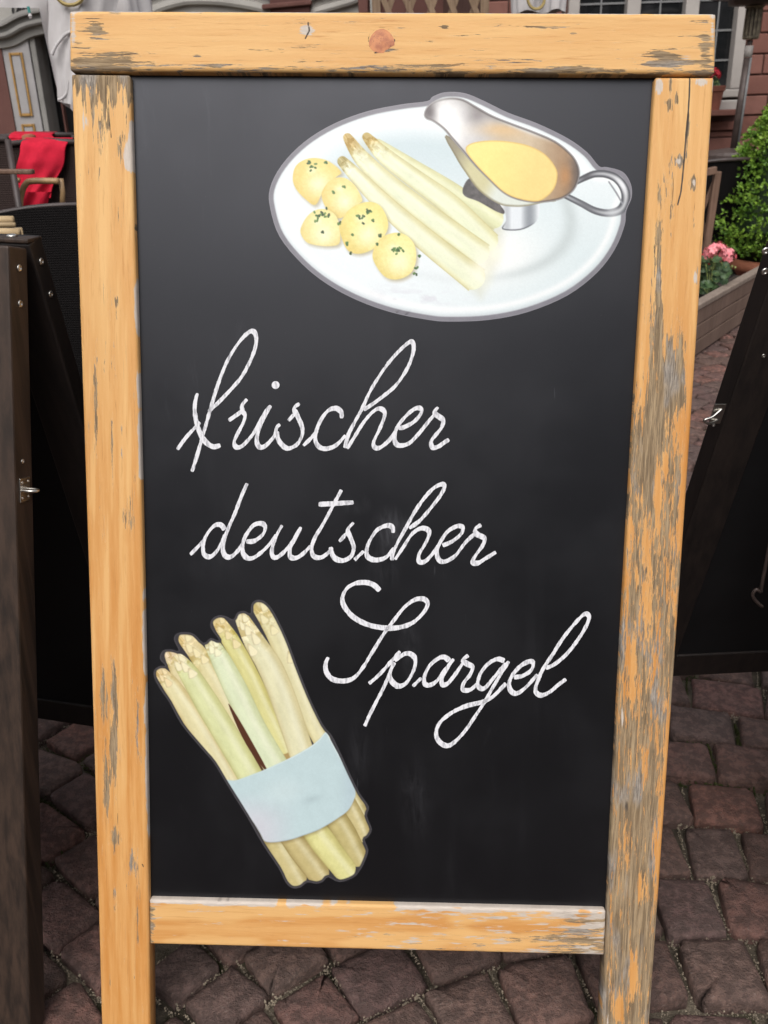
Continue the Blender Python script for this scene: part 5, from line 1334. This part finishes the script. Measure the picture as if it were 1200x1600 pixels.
OUT1 = catmull([(667, 158), (627, 163), (573, 174), (520, 194), (475, 222), (440, 258), (421.5, 295), (422.5, 327), (437, 370), (472, 412.5), (512, 444.5), (560, 470), (613, 488.5), (667, 499.5), (702, 502.5), (763, 500), (825, 487.5), (887, 461.5), (933, 426), (961, 389), (976, 352), (978.5, 330), (987, 308), (985.5, 287), (973, 268.5), (948.5, 261), (936, 259.5), (917.5, 238), (887, 216), (840, 193), (794, 176), (757, 158), (726, 145.5), (695.5, 144), (676, 151)], 4, True)
def paint_plate():
    cv = Canvas(415, 138, 992, 508, 1.0); X, Y = cv.X, cv.Y
    gre = lin_inv = (133, 131, 139)
    cv.C[:] = (133, 131, 139); cv.C += ((fbm(X / 30, Y / 20, 3) - .5) * 14)[..., None]
    d = sdf(X, Y, OUT1)
    plate = mixc((241, 248, 250), (222, 234, 236), sstep(560, 940, X) * sstep(200, 420, Y))
    plate = mixc(plate, (250, 252, 252), sstep(-26, -8, d)) if False else plate
    # well of the plate: a shallow oval, cool grey towards its far side
    ex, ey = (X - 700) / 212, (Y - 318) / 124; ang = math.radians(12)
    ux = (X - 690) * math.cos(ang) + (Y - 318) * math.sin(ang); uy = -(X - 690) * math.sin(ang) + (Y - 318) * math.cos(ang)
    e2 = np.hypot(ux / 218, uy / 118)
    plate = mixc(plate, (206, 222, 226), sstep(1.04, .72, e2) * sstep(390, 210, Y) * .95)
    plate = mixc(plate, (252, 253, 250), np.exp(-((X - 770) / 70) ** 2 - ((Y - 395) / 45) ** 2))
    ringd = np.exp(-((e2 - .94) / .055) ** 2) * sstep(700, 860, X) * sstep(255, 330, Y)
    plate = mixc(plate, (190, 200, 200), ringd * .62)
    plate = mixc(plate, (206, 214, 214), np.exp(-((e2 - .97) / .06) ** 2) * sstep(800, 650, X) * sstep(400, 440, Y) * .25)
    plate = mixc(plate, (200, 208, 212), sstep(-17, -8.5, d) * sstep(300, 470, Y) * .35 + sstep(-13, -8, d) * .30)
    plate = mixc(plate, (253, 254, 254), np.exp(-((d + 19) / 5) ** 2) * .7)
    plate = mixc(plate, (224, 226, 232), sstep(.45, .7, fbm(X / 28, Y / 12, 9)) * np.exp(-((X - 655) / 60) ** 2 - ((Y - 462) / 16) ** 2))
    a = aa(d + 7.5, 1.2); cv.put(a, plate)
    Z4 = (400, 130, 3.75); Z5 = (640, 130, 1200 / 370)
    # small cut tears of the border
    for (xx, yy) in ((618, 490), (634, 492)):
        cv.put(np.exp(-((X - xx - (Y - yy) * -.9) / 2.4) ** 2 - ((Y - yy) / 4) ** 2) * .7, (70, 69, 74))
    # asparagus
    sp = [(603, 238), (640, 262), (690, 293), (740, 320), (777, 343)]
    stalk(cv, [(590, 226), (640, 258), (700, 295), (778, 346)], [9, 12, 14, 15], (234, 238, 194), (212, 206, 150), None, 3, cut=True)
    shadow(cv, [(560, 215), (650, 262), (780, 350), (770, 400), (745, 455), (640, 360)], 14, .30, (176, 170, 118), 6, 8)
    stalk(cv, [(573, 214), (603, 245), (652, 282), (706, 322), (764, 380)], [7, 13, 15, 17, 19], (239, 244, 210), (206, 194, 128), (196, 168, 92), 5, .22, True)
    stalk(cv, [(543, 215), (568, 250), (614, 292), (668, 335), (752, 398)], [7, 13, 15, 17, 20], (240, 245, 213), (208, 195, 128), (198, 166, 92), 7, .24, True)
    stalk(cv, [(535, 252), (562, 280), (604, 322), (664, 374), (744, 437)], [8, 12, 15, 18, 21], (242, 246, 215), (206, 192, 124), (176, 160, 96), 11, .13, True)
    cv.put(np.exp(-((X - 752) / 16) ** 2 - ((Y - 420) / 26) ** 2) * .75, (254, 254, 236)); cv.put(np.exp(-((X - 772) / 12) ** 2 - ((Y - 395) / 14) ** 2) * .7, (254, 254, 232))
    # potatoes
    pots = [([(215, 560), (230, 490), (280, 450), (350, 438), (430, 460), (500, 520), (470, 550), (400, 620), (350, 712), (290, 680), (235, 620)], (250, 230, 146)),
            ([(385, 670), (400, 610), (450, 560), (520, 555), (580, 600), (622, 680), (600, 710), (500, 790), (430, 760)], (252, 236, 160)),
            ([(260, 860), (300, 780), (360, 740), (430, 745), (480, 800), (492, 930), (430, 955), (330, 945), (285, 920)], (252, 244, 178)),
            ([(488, 850), (510, 790), (560, 730), (650, 695), (730, 720), (775, 820), (750, 900), (690, 970), (600, 1000), (530, 970)], (251, 240, 152)),
            ([(685, 1030), (700, 950), (760, 890), (850, 878), (920, 930), (940, 1020), (910, 1110), (830, 1150), (750, 1130)], (253, 245, 168))]
    for i, (pp_, c_) in enumerate(pots):
        P = zpx(Z4, pp_); P = catmull(P, 5, True); ctr = P.mean(0); rad = np.hypot(*(P - ctr).T).mean()
        shadow(cv, P, 5, .55, (150, 128, 84), 2.5, 3)
        def sh_(x, y, d_, c, ctr=ctr, rad=rad, i=i):
            ux, uy = (x - ctr[0]) / rad, (y - ctr[1]) / rad
            lo = sstep(-.2, 1.1, -.25 * ux + .15 * uy + .55 * (ux ** 2 + uy ** 2))
            c = mixc(c, (224, 192, 104), lo * .62)
            c = mixc(c, (255, 252, 214), np.exp(-((ux - .2) / .5) ** 2 - ((uy - .3) / .5) ** 2) * .85)
            c = mixc(c, (255, 254, 232), np.exp(-((ux + .1) / .22) ** 2 - ((uy + .35) / .16) ** 2) * .5)
            c = c + ((fbm(x / 3.0, y / 3.0, i + 40) - .5) * 14)[..., None] * np.array([.6, .8, 1.4])
            return c + ((fbm(x / 7, y / 7, i) - .5) * 12)[..., None]
        shape(cv, P, c_, shade=sh_, smooth=False)
    rr_ = random.Random(5)
    for (zx, zy, n_, sp_) in ((330, 480, 9, 34), (405, 460, 3, 12), (515, 605, 2, 8), (457, 640, 2, 9), (375, 770, 12, 46), (425, 770, 3, 14), (390, 870, 2, 6), (660, 750, 7, 18), (630, 790, 4, 22), (590, 775, 2, 6), (565, 885, 2, 6), (725, 892, 4, 12), (710, 940, 2, 8), (540, 935, 3, 10), (830, 975, 12, 24), (840, 885, 2, 6), (490, 820, 3, 12), (555, 993, 2, 8), (935, 1085, 2, 10), (935, 1115, 3, 8), (962, 1012, 2, 8), (682, 800, 2, 6)):
        for k in range(n_):
            a_, b_ = zx + rr_.gauss(0, sp_ * .5), zy + rr_.gauss(0, sp_ * .4); w_ = rr_.uniform(0, 3.1); L = rr_.uniform(5, 10)
            p0 = zpx(Z4, [(a_, b_), (a_ + L * math.cos(w_), b_ + L * math.sin(w_))]); g_ = rr_.choice([(66, 104, 52), (96, 134, 70), (54, 78, 46)])
            stroke2(cv, p0, [1.5, 1.5], lambda t, l, g_=g_: np.ones(t.shape + (3,)) * np.array(g_, float))
            if k % 3 == 0: stroke2(cv, [p0[0], (p0[0][0] + .5, p0[0][1])], [.6, .6], lambda t, l: np.ones(t.shape + (3,)) * np.array((150, 170, 110.)))
    # gravy boat: foot, outer wall, handle, bowl, sauce
    shape(cv, zpx(Z5, [(268, 545), (285, 500), (310, 482), (345, 510), (410, 580), (470, 620), (480, 660), (440, 650), (350, 600), (285, 575)]), (92, 88, 88), shade=lambda x, y, d_, c: c + ((fbm(x / 6, y / 6, 2) - .5) * 50)[..., None])
    def foot(x, y, d_, c):
        u = (x - 783) / 60
        c = mixc((232, 238, 242), (120, 126, 134), np.clip(.5 + .5 * np.sin(u * 9 + 1.2) - .25, 0, 1)); c = mixc(c, (250, 252, 253), np.exp(-((u + .05) / .18) ** 2))
        return mixc(c, (80, 84, 92), sstep(-3, -.5, d_) * sstep(345, 358, y))
    shape(cv, zpx(Z5, [(462, 610), (560, 622), (650, 608), (658, 660), (632, 710), (560, 744), (470, 740), (488, 695), (482, 650)]), (210, 216, 222), shade=foot, n=4)
    def outer(x, y, d_, c):
        f = (x - 700) / 130 + (y - 200) / 260
        c = mixc((150, 142, 118), (212, 206, 160), sstep(.15, .55, f)); c = mixc(c, (226, 232, 222), sstep(.75, 1.0, f))
        return mixc(c, (122, 112, 82), sstep(-4.5, -.5, d_) * .7)
    shape(cv, zpx(Z5, [(185, 262), (232, 372), (282, 452), (352, 545), (450, 612), (530, 626), (600, 622), (690, 602), (740, 590), (600, 500), (400, 400)]), (190, 184, 150), shade=outer, n=4)
    def hand(t, l):
        c = mixc((188, 190, 194), (78, 80, 86), sstep(.0, .75, np.abs(l)))
        c = mixc(c, (238, 240, 244), np.exp(-((t - .42) / .09) ** 2) * sstep(.9, .2, np.abs(l))); c = mixc(c, (70, 70, 76), np.exp(-((t - .1) / .07) ** 2) * .8)
        c = mixc(c, (222, 226, 230), np.exp(-((t - .7) / .06) ** 2) * .6); return mixc(c, (104, 106, 112), np.exp(-((t - .88) / .08) ** 2) * .8)
    stroke2(cv, zpx(Z5, [(848, 500), (890, 478), (940, 460), (1000, 462), (1052, 486), (1088, 535), (1095, 590), (1070, 640), (1010, 658), (940, 646), (870, 610), (790, 570)]), [4, 5, 5.5, 6, 6.5, 7, 7, 7, 6, 5.5, 5, 4.5], hand)
    stroke2(cv, zpx(Z5, [(1010, 500), (1050, 560), (1078, 610)]), [1.2, 1.4, 1.0], lambda t, l: np.ones(t.shape + (3,)) * np.array((150, 152, 158.)))
    RIM = zpx(Z5, [(72, 158), (88, 120), (130, 88), (200, 72), (270, 80), (340, 118), (420, 163), (520, 203), (640, 248), (740, 293), (812, 350), (850, 402), (863, 462), (842, 530), (800, 572), (740, 596), (640, 607), (540, 590), (470, 555), (400, 490), (330, 420), (270, 350), (210, 280), (168, 232), (118, 196), (84, 182)])
    def bowl(x, y, d_, c):
        zx, zy = (x - 640) * 3.243, (y - 130) * 3.243
        c = mixc((206, 204, 204), (250, 250, 248), np.exp(-((zx - 220) / 95) ** 2 - ((zy - 200) / 110) ** 2))
        c = mixc(c, (92, 84, 86), np.exp(-((zx - 102) / 42) ** 2 - ((zy - 140) / 56) ** 2))
        c = mixc(c, (128, 120, 120), np.exp(-((zx - 340) / 60) ** 2 - ((zy - 165) / 46) ** 2) * .7)
        c = mixc(c, (255, 255, 253), np.clip(1.5 * np.exp(-((zx - 195 - (zy - 200) * .3) / 48) ** 2 - ((zy - 200) / 95) ** 2), 0, 1))
        c = mixc(c, (210, 190, 160), sstep(350, 500, zx) * sstep(-30, 50, zy - 165 - (zx - 340) * .25) )
        c = mixc(c, (160, 126, 92), sstep(580, 780, zx) * sstep(200, 330, zy) * .8); c = mixc(c, (226, 190, 138), np.exp(-((zx - 470) / 120) ** 2 - ((zy - 235) / 35) ** 2) * .8)
        c = mixc(c, (112, 104, 100), np.exp(-((zx - 400) / 110) ** 2 - ((zy - 150 - (zx - 400) * .42) / 24) ** 2) * .8)
        c = mixc(c, (228, 228, 228), np.exp(-((zx - 560) / 130) ** 2 - ((zy - 228 - (zx - 560) * .40) / 11) ** 2) * .9)
        c = mixc(c, (96, 84, 78), sstep(760, 850, zx) * sstep(330, 420, zy) * .85); c = mixc(c, (196, 140, 84), np.exp(-((zx - 790) / 32) ** 2 - ((zy - 470) / 60) ** 2) * .8)
        c = mixc(c, (74, 66, 64), sstep(-5.0, -1.4, d_) * .85 * sstep(60, 330, zx + zy * .6)); c = mixc(c, (214, 214, 216), np.exp(-((d_ + .8) / .9) ** 2) * .55)
        return c + ((fbm(x / 9, y / 9, 4) - .5) * 12)[..., None]
    shape(cv, RIM, (180, 176, 172), shade=bowl, n=5)
    def sauce(x, y, d_, c):
        zx, zy = (x - 640) * 3.243, (y - 130) * 3.243
        c = mixc((253, 234, 142), (246, 219, 138), sstep(380, 740, zx + .3 * (zy - 300))); c = mixc(c, (222, 180, 96), sstep(-3, -.4, d_) * .7)
        return c + ((fbm(x / 10, y / 10, 6) - .5) * 8)[..., None]
    shape(cv, zpx(Z5, [(284, 340), (312, 305), (400, 290), (500, 295), (600, 315), (680, 355), (730, 410), (750, 462), (735, 530), (692, 578), (640, 600), (545, 584), (475, 550), (405, 485), (335, 412)]), (248, 222, 132), shade=sauce, n=5)
    return cv, d
OUT2 = None
def paint_bundle():
    Z6 = (220, 920, 1200 / 380)
    outl = catmull(zpx(Z6, [(66, 440), (66, 400), (95, 380), (120, 378), (93, 345), (108, 305), (148, 298), (186, 304), (163, 252), (175, 222), (215, 213), (262, 222), (310, 266), (345, 242), (386, 254), (344, 192), (350, 150), (385, 130), (422, 135), (456, 150), (475, 118), (510, 108), (541, 120), (545, 76), (572, 54), (612, 62), (648, 100), (692, 180), (732, 270), (772, 380), (832, 530), (900, 670), (942, 722), (982, 800), (1032, 910), (1082, 1010), (1126, 1075), (1116, 1120), (1141, 1185), (1122, 1225), (1106, 1240), (1123, 1290), (1106, 1345), (1082, 1390), (1050, 1425), (980, 1448), (925, 1424), (900, 1445), (868, 1456), (822, 1450), (790, 1473), (750, 1478), (715, 1450), (680, 1380), (600, 1260), (520, 1120), (420, 960), (360, 860), (300, 790), (200, 670), (140, 560), (98, 500)]), 3, True)
    cv = Canvas(238, 932, 584, 1392, 1.0); X, Y = cv.X, cv.Y; cv.C[:] = (62, 60, 64)
    d = sdf(X, Y, outl); cv.put(np.exp(-((d + 1.0) / .9) ** 2) * .45, (128, 126, 128))
    S = lambda pts, rad, c_, e_, tip=None, seed=0, tf=.16, cut=False: stalk(cv, zpx(Z6, pts), [q / Z6[2] for q in rad], c_, e_, tip, seed, tf, cut, hl=(246, 244, 222))
    # dark gaps between the spears
    shape(cv, zpx(Z6, [(330, 330), (420, 470), (520, 640), (640, 900), (590, 900), (470, 700), (380, 520)]), (92, 58, 40), n=3)
    shape(cv, zpx(Z6, [(430, 300), (560, 500), (700, 760), (760, 860), (690, 850), (560, 600), (450, 400)]), (176, 150, 96), n=3)
    S([(585, 95), (640, 170), (700, 290), (760, 450), (830, 620), (890, 740)], [34, 48, 52, 50, 46, 44], (228, 221, 176), (196, 178, 116), (226, 212, 160), 21, .20)
    S([(148, 330), (190, 410), (260, 520), (330, 640)], [30, 42, 46, 46], (226, 214, 168), (190, 166, 106), (226, 204, 168), 22, .2)
    S([(222, 250), (280, 320), (340, 420), (430, 590), (520, 780)], [36, 46, 50, 48, 44], (226, 216, 166), (184, 164, 98), (232, 214, 166), 23, .35)
    S([(385, 162), (440, 250), (520, 390), (610, 580), (700, 770)], [30, 44, 44, 46, 46], (222, 217, 150), (186, 172, 92), (226, 204, 150), 24, .26)
    S([(103, 418), (160, 490), (260, 640), (350, 790), (450, 960)], [30, 44, 54, 54, 52], (229, 220, 172), (196, 172, 114), (226, 202, 152), 25, .15)
    S([(190, 355), (245, 430), (330, 570), (440, 750), (550, 940)], [34, 50, 60, 62, 62], (222, 226, 172), (190, 186, 120), (238, 226, 186), 26, .14)
    S([(500, 148), (560, 260), (640, 390), (710, 560), (790, 800)], [34, 52, 62, 64, 62], (229, 225, 186), (202, 186, 132), (236, 226, 184), 27, .28)
    S([(352, 275), (400, 360), (470, 500), (560, 690), (670, 880)], [36, 50, 58, 60, 62], (225, 234, 198), (196, 200, 146), (238, 232, 194), 28, .15)
    shape(cv, zpx(Z6, [(432, 568), (470, 620), (540, 740), (622, 890), (606, 886), (540, 800), (480, 690)]), (88, 52, 36), n=3)
    # butts below the band
    S([(1010, 960), (1060, 1060), (1085, 1110)], [40, 40, 36], (205, 194, 142), (158, 140, 88), None, 31, cut=True)
    S([(1020, 1060), (1070, 1150), (1098, 1215)], [44, 44, 40], (206, 192, 138), (160, 142, 88), None, 32, cut=True)
    S([(940, 1100), (1010, 1210), (1072, 1330)], [55, 56, 50], (200, 186, 128), (150, 132, 78), None, 33, cut=True)
    S([(640, 1200), (700, 1310), (770, 1435)], [50, 56, 54], (208, 194, 138), (158, 138, 84), None, 34, cut=True)
    S([(720, 1190), (790, 1290), (880, 1410)], [56, 60, 56], (200, 184, 128), (150, 130, 78), None, 35, cut=True)
    S([(830, 1150), (900, 1250), (1010, 1390)], [60, 64, 58], (226, 222, 154), (180, 168, 100), None, 36, cut=True)
    def bracts(path, rad, base_c, seed, ts):
        p = catmull(zpx(Z6, path), 8); k = len(p); rr_ = random.Random(seed)
        for j, t_ in enumerate(ts):
            i = min(k - 2, int(t_ * (k - 1))); tg = p[i + 1] - p[i]; tg = tg / np.linalg.norm(tg); n_ = np.array([-tg[1], tg[0]])
            R_ = np.interp(t_, np.linspace(0, 1, len(rad)), rad) / Z6[2]; sd_ = (-.45, .4, 0.0, -.3, .5)[j % 5] + rr_.uniform(-.1, .1)
            c_ = p[i] + n_ * sd_ * R_; w_ = R_ * rr_.uniform(.32, .46); h_ = R_ * rr_.uniform(.7, 1.05)
            P = [c_ - n_ * w_ + tg * h_ * .25, c_ - n_ * w_ * .75 - tg * h_ * .3, c_ - tg * h_, c_ + n_ * w_ * .75 - tg * h_ * .3, c_ + n_ * w_ + tg * h_ * .25, c_ + tg * h_ * .45]
            shadow(cv, P, 1.6, .38, (168, 138, 86), -1.0, .6)
            def bs(x, y, d_, c, c_=c_, tg=tg, h_=h_):
                q = ((x - c_[0]) * -tg[0] + (y - c_[1]) * -tg[1]) / h_
                return mixc(mixc(c, np.asarray(base_c) * np.array([.93, .88, .80]), sstep(.5, 1.0, q)), np.asarray(base_c) * .86, sstep(-1.6, -.3, d_) * .5)
            shape(cv, P, np.minimum(np.asarray(base_c, float) + 10, 250), shade=bs, n=4, soft=.7)
    for pth, rd_, cc_, sd0, ts in (
        ([(585, 95), (640, 170), (700, 290), (760, 450)], [34, 48, 52, 50], (231, 222, 178), 1, (.10, .28, .48, .8)),
        ([(222, 250), (280, 320), (340, 420)], [36, 46, 50], (234, 222, 176), 2, (.12, .32, .5, .72)),
        ([(385, 162), (440, 250), (520, 390)], [30, 44, 44], (230, 216, 166), 3, (.1, .28, .46, .64)),
        ([(103, 418), (160, 490), (260, 640)], [30, 44, 54], (232, 214, 168), 4, (.08, .22, .38)),
        ([(190, 355), (245, 430), (330, 570)], [34, 50, 60], (236, 228, 190), 5, (.08, .22, .36, .52)),
        ([(500, 148), (560, 260), (640, 390)], [34, 52, 62], (236, 228, 190), 6, (.08, .22, .36, .5, .66)),
        ([(352, 275), (400, 360), (470, 500)], [36, 50, 58], (238, 236, 200), 7, (.08, .22, .36))):
        bracts(pth, rd_, cc_, sd0, ts)
    # paper band
    band = zpx(Z6, [(418, 946), (455, 946), (490, 938), (560, 912), (620, 888), (740, 832), (830, 782), (880, 742), (914, 706), (935, 742), (962, 792), (1010, 880), (1057, 990), (1052, 1040), (1022, 1094), (975, 1130), (930, 1160), (870, 1193), (810, 1215), (720, 1243), (620, 1250), (590, 1210), (560, 1160), (500, 1075), (455, 1005)])
    shadow(cv, band, 4, .55, (120, 100, 60), 0, 3)
    def paper(x, y, d_, c):
        zx, zy = (x - 220) * Z6[2], (y - 920) * Z6[2]
        c = mixc((204, 221, 226), (219, 216, 226), sstep(800, 560, zx) * sstep(980, 1180, zy)); c = mixc(c, (190, 205, 216), sstep(960, 1050, zx - .35 * (zy - 950) * 0) * .6)
        c = mixc(c, (214, 228, 232), np.exp(-((zx - 700) / 90) ** 2 - ((zy - 1000) / 60) ** 2)); c = mixc(c, (180, 196, 202), np.exp(-((zx - 840 - (zy - 1040) * -1.2) / 40) ** 2 - ((zy - 1040) / 22) ** 2) * .5)
        c = mixc(c, (238, 243, 244), np.exp(-((d_ + 1.0) / .8) ** 2) * sstep(1000, 800, zy) * .7); c = mixc(c, (150, 160, 170), np.exp(-((d_ + .4) / .8) ** 2) * sstep(1100, 1200, zy) * .6)
        return c * np.array([.965, .985, .975]) + ((fbm(x / 12, y / 12, 8) - .5) * 7)[..., None]
    shape(cv, band, (206, 221, 226), shade=paper, n=4)
    # trim: border tone outside the inner cut line
    a = aa(-(d + 4.0), 1.0); rim = np.ones(X.shape + (3,)) * np.array((62, 60, 64.)); rim = mixc(rim, (132, 130, 132), np.exp(-((d + .9) / .8) ** 2) * .55)
    cv.put(a, rim)
    return cv, d, outl
def sticker(name, cv, d, outl, off, border_mat, label, gain):
    P = np.asarray(outl); n_ = len(P); Vt = Bp(P[:, 0], P[:, 1], POFF + off); Vb = Bp(P[:, 0], P[:, 1], POFF + .00005)
    base = obj(name, np.concatenate([Vt, Vb]), [tuple(range(n_))[::-1]] + [(i, (i + 1) % n_, n_ + (i + 1) % n_, n_ + i) for i in range(n_)], border_mat, panel, label=label)
    keep = (d < -.9)
    idx = -np.ones(keep.shape, int); cell = keep[:-1, :-1] & keep[1:, :-1] & keep[:-1, 1:] & keep[1:, 1:]
    used = np.zeros(keep.shape, bool); used[:-1, :-1] |= cell; used[1:, :-1] |= cell; used[:-1, 1:] |= cell; used[1:, 1:] |= cell
    idx[used] = np.arange(used.sum())
    V = Bp(cv.X[used], cv.Y[used], POFF + off + .00012)
    F_ = np.stack([idx[:-1, :-1][cell], idx[1:, :-1][cell], idx[1:, 1:][cell], idx[:-1, 1:][cell]], -1)
    me = bpy.data.meshes.new('printed_picture'); me.vertices.add(len(V)); me.vertices.foreach_set('co', (V - root_loc(panel)).ravel().astype(np.float32))
    me.loops.add(F_.size); me.loops.foreach_set('vertex_index', F_.ravel().astype(np.int32)); me.polygons.add(len(F_))
    me.polygons.foreach_set('loop_start', np.arange(0, F_.size, 4, dtype=np.int32)); me.polygons.foreach_set('loop_total', np.full(len(F_), 4, np.int32))
    me.update(calc_edges=True); me.materials.append(M['print'])
    o = bpy.data.objects.new('printed_picture', me); col.objects.link(o); o.parent = panel; o['label'] = label.replace('sticker of', 'flat printed picture of')
    gr = (_hash(np.round(cv.X[used] / 2), np.round(cv.Y[used] / 2), 77) - .5) * 3.5 + (_hash(np.round(cv.X[used]), np.round(cv.Y[used]), 78) - .5) * 3.5
    set_attr(o, 'print', lin(np.clip(cv.C[used] + gr[:, None], 0, 255)) * gain)
    return base
cv, dd_ = paint_plate()
sticker('sticker', cv, dd_, OUT1, .00025, M['border'], 'oval sticker of a plate with potatoes, asparagus and a gravy boat', .90)
cv, dd_, o2 = paint_bundle()
sticker('sticker', cv, dd_, o2, .00025, M['borderdark'], 'sticker of a bunch of white asparagus in a paper band', .90)
